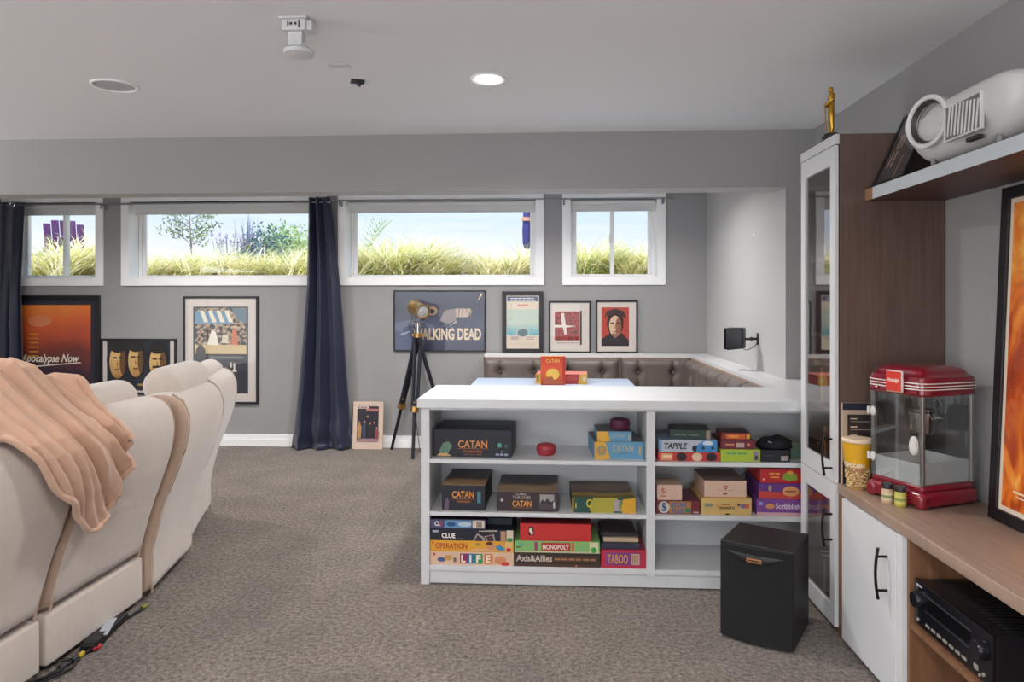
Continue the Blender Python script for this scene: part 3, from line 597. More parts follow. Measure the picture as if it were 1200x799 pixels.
# ================================================================== SOFA
FAB = mat('cream_chenille', 'ccbfb5', .9, sheen=.5, bump=.35, bscale=420, var=.035, vscale=30)
FAB2 = mat('tan_gusset', 'b59c89', .9, bump=.3, bscale=400)
PROF = [(.0, .245), (.012, .30), (.045, .44), (.085, .55), (.125, .65), (.158, .75), (.178, .85), (.178, .93), (.15, 1.0), (.10, 1.035), (.03, 1.045), (-.06, 1.03), (-.12, .97), (-.16, .8), (-.19, .6), (-.21, .42), (-.21, .245)]
def recliner(label, p0, p1, hz=1.04, hn=-.08, hr=.1, ks=0, ins=.0, full=False):
    p0, p1 = Vector((*p0, 0)), Vector((*p1, 0)); d = p1-p0; L_ = d.length
    t_ = thing('recliner_sofa_section', label, 'sofa', p0, math.atan2(-d.x, d.y), 'linked recliner sections of the cream sofa')
    cx, cz = -.01, .65; rr = .055; nL = 40
    PR = PROF if not full else [(.0, .03), (.0, .09), (.0, .17)]+PROF+[(-.21, .03)]
    n_ = len(PR)
    mb = MB()
    def ring(s_):
        e_ = min(s_, L_-s_); k = 0 if e_ >= rr else (1-math.sqrt(max(0, 1-(1-e_/rr)**2)))
        return [(x-(.035*k)*(1 if x > cx else -1), s_, z-(.03*k if z > .9 else 0)+(0)) for x, z in PR]
    ss = [0, .004, .012, .025, .04, .055]+[.055+(L_-.11)*i/14 for i in range(1, 14)]+[L_-q for q in (.055, .04, .025, .012, .004, 0)]
    rings = []
    for s_ in ss: rings.append([mb.bm.verts.new((x, s_, z+.004*noise.noise(Vector((x*6, s_*7, z*6))))) for x, _, z in [(a[0]+.006*noise.noise(Vector((a[2]*4, a[1]*5, p0.y))), 0, a[2]) for a in ring(s_)]])
    for a, b_ in zip(rings, rings[1:]):
        for k in range(n_): mb.bm.faces.new((a[k], a[(k+1) % n_], b_[(k+1) % n_], b_[k]))
    mb.bm.faces.new(rings[0]).material_index = 1; mb.bm.faces.new(rings[-1])
    mb.bm.faces.ensure_lookup_table()
    for f in mb.bm.faces[:n_*3]: f.material_index = 1
    bo = mb.build('backrest', [FAB, FAB2], t_, smooth=True); sb = bo.modifiers.new('s', 'SUBSURF'); sb.levels = sb.render_levels = 1
    # welt seams running down both edges of the back
    mb = MB()
    for s_ in (.034, L_-.034): mb = MB(); mb.tube([(x+.0-.008, s_, z) for x, z in PR[0:(13 if full else 10)]], .006, 6); mb.build('welt', FAB2, bo, smooth=True)
    if not full: MB().box((-.205, .008, .03), (.0, L_-.008, .238), bev=.012, seg=3).build('base_panel', FAB, t_, smooth=True)
    mb = MB(); mb.cyl((hn, .035, hz), (hn, L_-.035, hz), hr, 28); hb = mb
    for v in hb.bm.verts:
        pass
    hb = MB()
    prof = [(.02, .012), (hr*.5, .018), (hr*.8, .03), (hr*.95, .05), (hr, .08)]; prof = [(r_, q) for r_, q in prof]+[(hr, L_*.5)]+[(r_, L_-q) for r_, q in reversed(prof)]
    prof = [(r_, ins+q*(L_-ins)/L_) for r_, q in prof]
    hb.lathe(prof, c=(hn, 0, hz), axis='Y', seg=28, sx=1.0, sy=1.0)
    hb.build('headrest', FAB, t_, smooth=True)
    def wedge(mb_):
        for v in mb_.bm.verts: v.co.y = L_/2+(v.co.y-L_/2)*(1+ks*(v.co.x+.2) if v.co.x < -.2 else 1)
        return mb_
    wedge(MB().box((-.78, .01, .26), (-.2, L_-.01, .50), bev=.05, seg=4)).build('seat_cushion', FAB, t_, smooth=True)
    wedge(MB().box((-.86, .01, .04), (-.74, L_-.01, .42), bev=.03, seg=3)).build('footrest', FAB, t_, smooth=True)
    wedge(MB().box((-.74, .03, .03), (-.2, L_-.03, .25))).build('seat_base', BLACK, t_)
    return t_
recliner('nearest cream recliner section, draped with the beige blanket', (-2.035, 1.99), (-2.03, 2.685), 1.10, -.06, .105)
recliner('second cream recliner section from the viewer, blanket over its near corner', (-2.03, 2.705), (-2.03, 3.385), 1.03, -.09, .095)
recliner('third cream recliner section with a tall raised headrest', (-2.005, 3.405), (-2.13, 4.07), 1.065, .0, .098, .35, .10, True)
recliner('cream recliner section at the far end of the sofa by the back wall', (-2.19, 4.12), (-2.45, 4.93), 1.01, -.0, .09, .45, .08, True)

# ------------------------------------------------------------------ blanket
BLK = mat('beige_blanket', 'cfa78e', .95, sheen=.4, bump=.5, bscale=260, var=.05, vscale=20)
# cross-section path over the back (x offset from base line, z), from the hanging hem up and over
def path(z0, hz, w_):
    pts = [(x+.030, z) for x, z in PROF[1:9] if z > z0+.01]
    # lower start point interpolated on the outer profile
    for (xa, za), (xb, zb) in zip(PROF, PROF[1:]):
        if za <= z0 <= zb: pts.insert(0, (xa+(xb-xa)*(z0-za)/(zb-za)+.030, z0)); break
    pts += [(.10, 1.075+max(0, hz-1.1)*.5), (.04, hz+.035), (-.04, hz+.055), (-.12, hz+.02), (-.20, hz-.09), (-.235, hz-.22)]
    return pts
def interp(pts, t_):
    L_ = [0]
    for a, b_ in zip(pts, pts[1:]): L_.append(L_[-1]+math.hypot(b_[0]-a[0], b_[1]-a[1]))
    q = t_*L_[-1]
    for i in range(len(pts)-1):
        if q <= L_[i+1]+1e-9:
            k = (q-L_[i])/max(1e-9, L_[i+1]-L_[i]); return pts[i][0]+(pts[i+1][0]-pts[i][0])*k, pts[i][1]+(pts[i+1][1]-pts[i][1])*k, q
    return (*pts[-1], q)
HEM = [(1.95, 1.0), (2.20, 1.045), (2.30, 1.02), (2.38, .93), (2.46, .82), (2.58, .715), (2.70, .60), (2.77, .565), (2.84, .60), (2.88, .70), (2.90, .80)]
def hemz(y):
    for (a, za), (b_, zb) in zip(HEM, HEM[1:]):
        if y <= b_: return za+(zb-za)*(y-a)/(b_-a)
    return HEM[-1][1]
def blank(u, v):
    y0 = 1.95+.95*u; z0 = hemz(y0); hz = 1.20 if y0 < 2.6 else 1.20-.09*min(1, (y0-2.6)/.2)
    x, z, q = interp(path(z0, hz, 0), v)
    # folds run from the upper near side down to the far lower corner
    y = y0+(-.22*v*max(0, (u-.25)))*1.1
    k = (y0*1.0+(z-1.0)*.62)
    f = 2*abs(math.sin(k*21+1.8*math.sin(k*9)+2.2*noise.noise(Vector((u*2.2, v*2.0, 7)))))-1; f2 = math.sin(k*97+2+1.5*noise.noise(Vector((u*4, v*3, 2))))
    amp = (.030+.020*noise.noise(Vector((u*3, v*2.5, 1))))
    off = amp*(f*.7+.3*f2)+.02+.012*noise.noise(Vector((u*7, v*5, 4)))
    edge = min(1, v/.06); off += (1-edge)*.0
    fn_ = Vector((1, 0, .25)).normalized() if z < 1.0 else Vector((.3, 0, 1)).normalized()
    if v > .75: fn_ = Vector((-.5, 0, .8)).normalized()
    z += -.012*f*(1-v)*(1 if v < .1 else .3)
    return (x+fn_.x*off, y-2.4, z+fn_.z*off)
t_ = thing('throw_blanket', 'crumpled beige throw blanket draped over the back of the nearest sofa section', 'blanket', (-2.03, 2.4, 0))
mb = MB(); mb.grid(blank, 150, 110); o = mb.build('cloth', BLK, t_, smooth=True); s_ = o.modifiers.new('t', 'SOLIDIFY'); s_.thickness = .010; s_.offset = -1
# rolled hem along the lower edge
pts = [Vector(blank(i/70, 0.004)) for i in range(71)]; mb = MB(); mb.tube(pts, [.013+.005*noise.noise(Vector((i*.2, 0, 0))) for i in range(71)], 10)
pts = [Vector(blank(1.0, i/50)) for i in range(51)]; mb.tube(pts, [.014+.005*noise.noise(Vector((i*.2, 5, 0))) for i in range(51)], 10); mb.build('rolled_hem', BLK, t_, smooth=True)

# ------------------------------------------------------------------ cables under the sofa
t_ = thing('power_strip', 'black power strip lying half under the sofa', 'power strip', (-2.01, 3.05, 0), R(8))
MB().box((-.03, -.16, 0), (.03, .16, .035), bev=.006).build('strip_body', BLACK, t_)
mb = MB()
for k in range(4): mb.box((-.014, -.13+.07*k, .035), (.014, -.10+.07*k, .037))
mb.build('socket', mat('dark_grey_plastic', '3a3a3e', .5), t_)
MB().box((-.012, -.09, .0375), (.03, .08, .044), bev=.002, rot=Matrix.Rotation(R(12), 3, 'Z')).build('label_tag', mat('pale_label', 'a9b0b8', .5), t_)
rr = random.Random(5)
specs = [('black', BLACK), ('yellow', mat('yellow_plug', 'b79a1e', .4)), ('red', mat('red_plug', 'b3262c', .4)), ('olive', mat('olive_plug', '77802a', .4)), ('black', BLACK)]
pos_ = [(-1.99, 2.80), (-1.98, 2.83), (-1.97, 2.90), (-1.99, 3.30), (-2.0, 2.74)]
labs = ['thick black cable coiled on the carpet at the near end of the sofa gap', 'cable with a yellow connector on the carpet below the sofa', 'cable with a red connector on the carpet below the sofa', 'cable with an olive connector at the far end of the black power strip', 'second black cable tangled beneath the nearest sofa sections']
for k, ((cn, cm_), (x, y)) in enumerate(zip(specs, pos_)):
    t_ = thing('cable', labs[k], 'cable', (x, y, 0), rr.uniform(-.4, .4))
    pts = [Vector((-.10-.05*rr.random(), -.25, .008)), Vector((-.05, -.16, .02)), Vector((-.03+.03*rr.random(), -.09, .012)), Vector((.0, -.03, .014)), Vector((0, 0, .014))]
    fine = []
    for a, b_ in zip(pts, pts[1:]):
        for q in range(5): fine.append(a.lerp(b_, q/5)+Vector((.004*math.sin(q), 0, 0)))
    fine.append(pts[-1])
    MB().tube(fine, .006, 8).build('wire', BLACK, t_, smooth=True)
    mb = MB(); mb.cyl((0, 0, .014), (.006, .035, .014), .011, 12); mb.build('connector', cm_, t_, smooth=True)
t_ = thing('adapter', 'black plug adapter among the cables beside the sofa', 'adapter', (-1.99, 2.95, 0), R(10)); MB().box((-.03, -.05, 0), (.03, .05, .045), bev=.006).build('body', BLACK, t_); MB().box((-.008, .05, .01), (.008, .075, .026), bev=.003).build('prong', MATS['dark_grey_plastic'], t_)

# ================================================================== BOARD GAMES
def gbox(name, label, x0, x1, z, h, yf, d, side, top=None, texts=(), patches=(), rotz=0, group=None, lid=True, cat='board game', tp=None):
    """a game box: front lower-left corner at (x0, yf, z); tray, lid, printed art and lettering"""
    W = x1-x0
    t_ = thing(name, label, cat, (x0+W/2, yf, z), rotz, group)
    side = side if isinstance(side, bpy.types.Material) else mat('card_'+side, side, .5)
    top = side if top is None else (top if isinstance(top, bpy.types.Material) else mat('card_'+top, top, .45))
    mb = MB(); mb.box((-W/2, 0, h*.08), (W/2, d, h), 0, bev=.0012, seg=1)
    for f in mb.bm.faces:
        if f.normal.z > .5 or all(v.co.z > h-.003 for v in f.verts): f.material_index = 1
    mb.build('lid', [side, top], t_)
    MB().box((-W/2+.0015, .0015, 0), (W/2-.0015, d-.0015, h*.5)).build('tray', side, t_)
    if patches:
        a = art(t_, patches, W, h, step=.00025); a.location = (-W/2, -.0002, 0)
    if texts: lettering(t_, [(s_, -W/2+u*W, v*h, w_*W, q*h, *r_) for s_, u, v, w_, q, *r_ in texts], y=-.0002-.00025*(len(patches)+1)-.0003)
    if tp:
        mb = MB(); ms = []
        for i, p in enumerate(tp):
            m_ = p[-1] if isinstance(p[-1], bpy.types.Material) else flat(p[-1])
            if m_ not in ms: ms.append(m_)
            mb.quad([(-W/2+u*W, v*d, h+.0004*(i+1)) for u, v in p[0]], ms.index(m_))
        mb.build('top_print', ms, t_)
    return t_
def gx(l, r_, Y): return Xat(l, Y), Xat(r_, Y)
def hz_(px, y0, y1, Y): return onY(px, y0, Y).z-onY(px, y1, Y).z
YF = 3.72
G = 'board games on the white bookcase'
# ---- upper shelf, left bay
Y = 3.76; x0, x1 = gx(507, 599.5, Y)
gbox('board_game_box', 'wide navy game box with orange lettering at the left of the top shelf', x0, x1, S1, hz_(550, 503.8, 536, Y), Y, .30, '151625', ramp_mat('navy_swirl', [(0, '14141f'), (.5, '2a3048'), (.8, '4a5468'), (1, '1c1c2a')], axis=1, size=.3, nz=.35, nscale=7),
    [('CATAN', .325, .34, .37, .27, 'd58a45', .02), ('STARFARERS', .39, .17, .24, .08, 'b5652f', .02), ('#3', .39, .09, .24, .03, 'a0714a')],
    [('r', .32, .30, .70, .315, 'b5652f'), ('p', [(.05, .03), (.08, .12), (.16, .18), (.24, .03)], 'c09a62'), ('p', [(.08, .2), (.13, .5), (.2, .56), (.25, .4), (.2, .15), (.12, .12)], '5c7a66'), ('e', .85, .45, .028, .085, '4f9a7c'), ('e', .93, .42, .02, .06, '3c6f66'), ('e', .93, .42, .012, .036, '1b1c2c'), ('e', .88, .22, .012, .035, '4f9a7c'), *[('r', .80+.055*k, .08, .845+.055*k, .15, '8b9ab0') for k in range(3)]], rotz=R(-2), group=G)
p = onY(640, 539, 3.80)
o = MB().lathe([(.040, 0), (.050, .012), (.053, .022), (.053, .042), (.048, .054), (.036, .060), (.001, .061)], seg=32).build('round_pouch', mat('red_felt', 'a8323e', .55), loc=(p.x, 3.85, S1), smooth=True)
MB().lathe([(.0534, .030), (.0545, .032), (.0534, .034)], seg=32, cap=False).build('seam', mat('dark_red_seam', '7c2530', .6), o, smooth=True)
tag(o, 'small round red case alone in the middle of the top shelf', 'case')
Y = 3.76; x0, x1 = gx(696.5, 755, Y); hb = hz_(725, 515.5, 535.7, Y)
BLU, YEL = '5f97b8', 'd9a53a'
gbox('board_game_box', 'light blue and yellow game box beneath the smaller blue box on the top shelf', x0, x1, S1, hb, Y, .30, BLU, '5e5a5c',
    [('CATAN', .36, .42, .42, .38, 'b9a77c', .015), ('#1', .5, .3, .2, .05, '40688c')], [('p', [(0, 0), (0, 1), (.22, 1), (.32, 0)], YEL), ('e', .145, .5, .10, .30, '8f8f88'), ('e', .145, .5, .06, .2, 'b58c3e'), ('r', .9, .25, .93, .75, YEL)], rotz=R(3.5), group=G)
x0, x1 = gx(700, 740.5, Y); h2 = hz_(720, 503, 514.8, Y)
gbox('board_game_box', 'small light blue and yellow game box stacked on the larger blue box', x0, x1, S1+hb, h2, Y+.005, .22, BLU, '4e545a',
    [('CATAN', .38, .35, .40, .42, '9fb0a6', .015)], [('r', 0, 0, .30, 1, YEL), ('p', [(.3, 0), (.3, 1), (.38, 0)], YEL), ('r', .9, .2, .93, .7, YEL)], rotz=R(1), group=G)
p = onY(727, 503, Y+.06)
o = MB().lathe([(.048, 0), (.053, .006), (.054, .02), (.054, .040), (.050, .052), (.036, .057), (.001, .058)], seg=32).build('round_pouch', mat('plum_felt', '5c1f3e', .6), loc=(p.x, Y+.09, S1+hb+h2), smooth=True)
MB().lathe([(.0544, .028), (.0555, .030), (.0544, .032)], seg=32, cap=False).build('seam', mat('dark_plum_seam', '3c1429', .6), o, smooth=True)
tag(o, 'small round plum case on top of the two blue game boxes', 'case')
# ---- middle shelf, left bay
Y = 3.73; x0, x1 = gx(517.7, 568.5, Y)
SAND = ramp_mat('desert_top', [(0, 'a58660'), (.3, '8a6a4c'), (.5, '3a3030'), (.8, '2a262c'), (1, '22222a')], axis=1, size=.36, nz=.25, nscale=8)
gbox('board_game_box', 'squarish dark game box with orange lettering at the left of the middle shelf', x0, x1, S2, hz_(545, 570.5, 600.5, Y), Y, .36, '191a27', SAND,
    [('CATAN', .24, .50, .50, .26, 'd8923e', .02), ('STARFARERS', .34, .31, .32, .08, 'b86a30', .02)], [('r', .24, .44, .74, .455, 'b86a30'), ('p', [(.05, .02), (.08, .4), (.13, .5), (.17, .35), (.16, .02)], '5f4a62'), ('r', .82, .3, .90, .75, '4d7a8a')], rotz=R(-1), group=G)
x0, x1 = gx(582, 653.5, Y)
gbox('board_game_box', 'wide brown game box with orange lettering in the centre of the middle shelf', x0, x1, S2, hz_(620, 577.3, 601, Y), Y, .36, '33232a', ramp_mat('mountain_top', [(0, '8f7458'), (.3, 'a58a66'), (.5, '4a3c38'), (.8, '2f2a2e'), (1, '2b2830')], axis=1, size=.36, nz=.3, nscale=9),
    [('CATAN', .26, .24, .31, .30, 'dc963a', .02), ('GAME', .31, .80, .18, .14, 'a99c94', .01), ('THRONES', .26, .62, .30, .16, 'a99c94', .01)],
    [('r', .25, .17, .57, .185, 'b86a30'), ('e', .085, .55, .022, .075, 'b9b3b6'), ('r', .70, .12, .97, .88, '4a3f44'), ('r', .71, .40, .94, .86, '9a948e'), ('p', [(.71, .40), (.75, .62), (.79, .5), (.83, .68), (.88, .5), (.94, .55), (.94, .4)], '2c2a33'), ('r', .93, .2, .955, .5, 'c8c2bc')], rotz=R(-.5), group=G)
x0, x1 = gx(670.7, 744.8, Y)
gbox('board_game_box', 'dark green and yellow game box at the right of the middle shelf', x0, x1, S2, hz_(707, 585.3, 603, Y), Y, .34, '1f4a41', ramp_mat('field_top', [(0, '5a5a2c'), (.2, 'a58a2e'), (.4, '4a4038'), (.7, '8a705e'), (1, '5f504c')], axis=1, size=.34, nz=.3, nscale=9),
    [('C', .22, .35, .09, .55, 'd9c23a', .02), ('#1', .26, .14, .06, .12, 'd9a53a')], [('r', .0, 0, .02, 1, 'c89a3a'), ('p', [(.3, 0), (.27, .5), (.34, 1), (.72, 1), (.70, .3), (.64, 0)], 'a9a13a'), ('r', .66, .12, .78, .85, 'a79aa0'), ('e', .76, .5, .025, .3, '5d8a4e'), ('p', [(.80, 0), (.77, .2), (.80, .9), (1, 1), (1, 0)], 'd3a02c'), ('r', .05, .3, .065, .65, 'd9c23a')], rotz=R(1), group=G)
# ---- bottom shelf, left bay: two stacks and a third
Y = 3.715; z = S3-.008+.008
st = [('cream game box with four coloured letter tiles at the bottom of the left stack', 503.8, 602, 650.5, 666, 'dcb79c', 'dcb79c',
        [('L', .375, .22, .055, .58, 'efe2d0', .04), ('I', .475, .22, .022, .58, 'efe2d0', .04), ('F', .555, .22, .055, .58, 'efe2d0', .04), ('E', .67, .22, .055, .58, 'efe2d0', .04)],
        [('r', .36, .12, .45, .88, '8e2a58'), ('r', .45, .12, .535, .88, '2f6ea5'), ('r', .535, .12, .63, .88, '2f8a55'), ('r', .65, .12, .75, .88, 'd07a3a'), ('e', .14, .4, .05, .18, '4a5a8a'), ('e', .22, .55, .05, .22, 'c99a5a'), ('e', .84, .42, .07, .3, 'd28a5e'), ('e', .90, .16, .05, .14, 'c5382e'), ('e', .30, .4, .02, .2, '7a6a6a'), ('r', .04, .7, .065, .9, 'c94a3a')]),
      ('yellow game box with red lettering directly above the cream letter-tile box', 503.5, 602, 637.5, 650.5, 'dfa12f', 'dfa12f',
        [('OPERATION', .07, .28, .38, .50, 'b8452a', .02)], [('p', [(.45, .1), (.55, .3), (.7, .35), (.8, .1)], 'e0a878'), ('e', .73, .55, .045, .35, 'd09068'), ('e', .71, .8, .04, .15, '5a3020'), ('p', [(.78, .5), (.84, .7), (.9, .3), (.86, .1), (.8, .3)], '3f8ab0'), ('r', .90, .04, .985, .96, 'e0b878'), ('e', .94, .25, .03, .2, 'c5382e'), ('e', .58, .7, .03, .15, 'a58a3a'), ('r', .03, .7, .05, .9, 'c94a3a')]),
      ('black game box with short white title lettering above the yellow box', 504, 602.5, 624, 637.5, '16182a', '16182a',
        [('CLUE', .14, .22, .16, .44, 'efe6dc', .04)], [('r', .03, .7, .1, .88, 'a9b0bc'), ('r', .28, .14, .40, .18, 'b0a8a0'), ('p', [(.51, 0), (.56, .68), (.63, .4), (.66, .0)], 'a59a94'), ('p', [(.53, 0), (.565, .5), (.61, .3), (.63, .0)], '3a3038'), ('p', [(.64, .4), (.76, .62), (.78, .0), (.68, .0)], 'a59a94'), ('p', [(.66, .38), (.745, .54), (.76, .0), (.69, .0)], '4a2c38'), ('p', [(.58, .9), (.8, .98), (.8, .85), (.58, .82)], 'b9a898'), ('r', .84, .0, .9, .9, 'b08a6a'), ('r', .91, .0, .99, .98, 'd2c6b0'), ('e', .95, .15, .035, .18, '3f8a3f')])]
for lab, l, r_, t0, b0, sd, tp_, tx, pt in st:
    x0, x1 = gx(l, r_, Y); h = hz_(550, t0, b0, Y); gbox('board_game_box', lab, x0, x1, z, h-.0005, Y, .27, sd, tp_, tx, pt, group=G); z += h
x0, x1 = gx(504, 569.5, Y); h = hz_(550, 612.5, 624, Y)
gbox('board_game_box', 'slim blue and white game box with a red letter, topmost of the left stack', x0, x1, z, h-.001, Y+.002, .27, '3d3350', '241b33', [('CL', .08, .3, .11, .5, 'e8e0e4', .04), ('U', .165, .3, .05, .5, 'c5323a', .04)],
    [('r', .0, .05, .98, .95, '4a4668'), ('r', .26, .12, .74, .9, '5d8fb8'), ('e', .38, .5, .08, .25, '274d7c'), ('e', .62, .5, .12, .25, 'b5c6d0'), ('r', .76, .12, .97, .9, 'd6c6b8'), ('r', .83, .2, .93, .8, '8f8078')], rotz=R(.5), group=G)
zt = z
x0, x1 = gx(571, 600, 3.80)
gbox('board_game_box', 'dark teal game box lying behind the slim blue box on the left stack', x0, x1, z, .036, 3.80, .22, '1c2a38', '1a2330', group=G)
z = S3
st = [('dark brown game box with pale lettering beneath the green box', 603, 703.5, 650, 666.5, '35271f', '2f2420',
        [('Axis&Allies', .02, .36, .42, .46, 'cdbfb4', .02), ('#6', .46, .45, .50, .22, 'a3714a', .01)], [('r', .0, .0, 1, .2, '4a3026'), ('e', .72, .1, .012, .08, 'c96a3a'), ('r', .46, .38, .97, .72, '4a3528')]),
      ('green game box with a red title banner beneath the plain red box', 603, 703, 636.5, 650, '7fb56c', '7fb56c',
        [('MONOPOLY', .33, .30, .31, .42, 'efdcd4', .03)], [('r', .0, 0, 1, .14, 'c6bf9a'), ('r', .02, .4, .07, .5, '5a2c24'), ('r', .235, .15, .27, .92, 'a13a70'), ('r', .315, .2, .655, .88, 'b5302c'), ('r', .67, .15, .70, .92, 'c9652c'), ('r', .88, .1, .98, .96, 'd6d0a8'), ('e', .93, .3, .035, .25, '3f9a3f'), ('e', .08, .68, .03, .12, '5aa0a0')]),
      ('plain bright red game box with a small emblem, top of the centre stack', 609.5, 693, 615.8, 636.5, 'c02a26', '6e1420',
        [], [('r', .12, .32, .19, .80, '241c20'), ('e', .15, .6, .022, .13, 'e8dcd0'), ('e', .165, .45, .018, .1, 'e8dcd0')])]
for lab, l, r_, t0, b0, sd, tp_, tx, pt in st:
    x0, x1 = gx(l, r_, Y); h = hz_(650, t0, b0, Y); gbox('board_game_box', lab, x0, x1, z, h-.0005, Y, .27, sd, tp_, tx, pt, group=G); z += h
z = S3; x0, x1 = gx(704.5, 758, Y); x1 = min(x1, .4965); h = hz_(730, 647.5, 669, Y)
gbox('board_game_box', 'magenta game box with yellow letters on a purple panel, bottom right of the left bay', x0, x1, z, h-.0005, Y, .25, 'b8263e', 'a82840',
    [('TABOO', .14, .26, .46, .50, 'd9a040', .015)], [('r', .10, .16, .88, .86, '7c3a80'), ('r', .68, .2, .86, .80, 'c9a890'), *[('r', .70+.035*k, .26, .715+.035*k, .74, '8a6050') for k in range(4)]], group=G)
z += h
for k, (l, r_, hh_, dy, sd, tp_, lab, rz) in enumerate(((704.5, 750, .032, .01, '2f3046', '2c2530', 'thin navy box lying directly on the magenta game box', .6), (707, 748, .022, .03, 'bfa98c', 'b59f84', 'tan-edged thin box in the small stack on the magenta box', -1), (704.5, 746, .022, .05, '262130', '32242c', 'dark maroon box, topmost of the small stack on the magenta box', 1))):
    x0, x1 = gx(l, r_, Y+dy); gbox('game_box' if k else 'board_game_box', lab, x0, x1, z, hh_-.0005, Y+dy, .20, sd, tp_, rotz=R(rz), group=G); z += hh_

# ---- upper shelf, right bay
Y = 3.73; z = S1-.004+.004
x0, x1 = gx(771, 844, Y); h = hz_(808, 531.3, 542, Y)
gbox('board_game_box', 'flat red game box with round cookie pictures beneath the pale blue box', x0, x1, z, h-.0005, Y, .26, 'b8352f', 'a8302c', [('#1', .07, .35, .16, .35, 'e8c8a8', .02)], [('p', [(.05, .1), (.05, .85), (.24, .8), (.23, .1)], 'd09a6a'), ('e', .38, .48, .085, .46, '241c26'), ('e', .63, .48, .085, .46, 'd8b89c'), ('e', .86, .48, .085, .46, '241c26')], group=G); z += h
x0, x1 = gx(772, 840.5, Y); h = hz_(808, 517.3, 531.3, Y)
gbox('board_game_box', 'pale blue game box with slanted black lettering above the red cookie box', x0, x1, z, h-.0005, Y, .26, 'b3b9c4', '7d93ae', [('TAPPLE', .09, .25, .40, .50, '23242e', .03, .2)], [('r', 0, 0, .05, 1, '6f9cc4'), ('e', .62, .3, .05, .28, '1e2a3c'), ('p', [(.64, 0), (.66, .6), (.76, .95), (1, .98), (1, 0)], '3f86bf'), ('e', .84, .75, .09, .18, 'cfd6de'), ('e', .76, .35, .03, .15, '1d3c60'), ('e', .92, .35, .03, .15, '1d3c60')], rotz=R(.4), group=G); z += h
x0, x1 = gx(785, 832, Y+.03)
gbox('board_game_box', 'dark green game box lying askew on top of the pale blue box', x0, x1, z, .048, Y+.03, .17, '26382f', '1c2824', [('#2', .1, .3, .7, .3, '55705a')], [('r', .9, 0, 1, 1, '8a7a68')], rotz=R(-6), group=G)
z = S1; x0, x1 = gx(844.5, 891, Y); h = hz_(868, 528.5, 543, Y)
gbox('board_game_box', 'lime green game box at the bottom of the middle stack, right bay', x0, x1, z, h-.0005, Y, .24, 'a5b93c', '9aae3a', [('#4', .14, .55, .55, .25, '5aa06a', .01)], [('r', .84, .1, .96, .85, '8a7a8c'), ('r', .86, .2, .94, .5, '3a3440')], group=G); z += h
x0, x1 = gx(845, 885.5, Y); h = hz_(865, 518, 528.5, Y)
gbox('board_game_box', 'maroon game box between the lime box and the orange box', x0, x1, z, h-.0005, Y+.005, .20, '6a2430', '4c1c26', [('#1', .12, .35, .30, .32, 'c9825a')], [('r', .45, .2, .68, .7, 'bfa49a'), ('e', .8, .5, .05, .2, 'c9825a')], group=G); z += h
x0, x1 = gx(846, 880, Y)
gbox('board_game_box', 'small red and orange game box on top of the maroon box', x0, x1, z, .038, Y+.01, .15, '7a2a24', '3c2222', [], [('r', .15, .15, .82, .8, 'c95a2e'), ('r', .25, .3, .6, .65, 'd98a3a'), ('r', .86, .2, .97, .8, 'd9a83a')], rotz=R(-2), group=G)
x0, x1 = gx(891.5, 926, Y)
gbox('board_game_box', 'black game box with a white barcode label at the right of the top shelf', x0, x1, S1, .062, Y+.005, .2, '15171f', '12141a', [('#2', .1, .45, .4, .16, '35404a')], [('r', .70, .12, .95, .50, 'b9a9a4'), *[('r', .72+.045*k, .2, .735+.045*k, .44, '4a4044') for k in range(5)]], rotz=R(1), group=G)
def lump(a, b_, n_, sd):
    def fn(u, v):
        th = u*2*math.pi; ph = v*math.pi/2; r_ = 1+.22*noise.noise(Vector((math.cos(th)*1.5, math.sin(th)*1.5, v*2+sd)))
        return (a*math.cos(th)*math.cos(ph)*r_, b_*math.sin(th)*math.cos(ph)*r_, n_*math.sin(ph)*r_)
    return fn
t_ = thing('cloth_bag', 'crumpled black drawstring bag on top of the black game box', 'bag', (Xat(910, Y+.1), Y+.12, S1+.063))
MB().grid(lump(.095, .085, .055, 2), 24, 8, wrap=True).build('bag_body', mat('black_cloth', '14161c', .8, bump=.5, bscale=30), t_, smooth=True)
MB().tube([(-.06, -.07, .035), (-.02, -.075, .02), (.02, -.065, .042)], .004, 6).build('drawstring', mat('grey_string', '8d9094', .7), t_, smooth=True)
x0, x1 = gx(926.5, 940, Y+.08)
gbox('board_game_box', 'muted olive game box partly hidden behind the glass cabinet edge', x0, x1, S1, .085, Y+.08, .2, '5a6a58', '8a8a72', [('#1', .2, .2, .5, .15, '3f7a8c')], group=G)

# ---- middle shelf, right bay
z = S2; x0, x1 = gx(769, 820, Y); x0 = max(x0, .5455); h = hz_(795, 590, 606, Y)
gbox('board_game_box', 'maroon game box with a big blue 5 in a circle, right bay', x0, x1, z, h-.0005, Y, .24, '6e2430', '5f2430', [('5', .13, .2, .10, .62, '1f4a7c', .05), ('SECOND', .34, .52, .36, .34, '2a5f9c', .03), ('RULE', .36, .1, .26, .34, '2a5f9c', .03)], [('r', .3, .06, .8, .94, 'a8763a'), ('e', .18, .5, .13, .44, 'bfb9b0'), ('r', .66, .12, .8, .45, '3a7a5a'), ('r', .85, .1, .97, .2, 'b9a9a4')], group=G); z += h
x0, x1 = gx(770, 799.5, Y); x0 = max(x0, .546)
gbox('board_game_box', 'small beige box with a red number on the maroon box', x0, x1, z, hz_(785, 571.5, 589.5, Y), Y+.003, .14, 'cfae9a', 'bda08c', [('5', .17, .42, .14, .34, 'a8483a', .02), ('#1', .12, .22, .28, .1, 'a8483a')], rotz=R(1.5), group=G)
z = S2; x0, x1 = gx(822, 881, Y); h = hz_(850, 587, 606.5, Y)
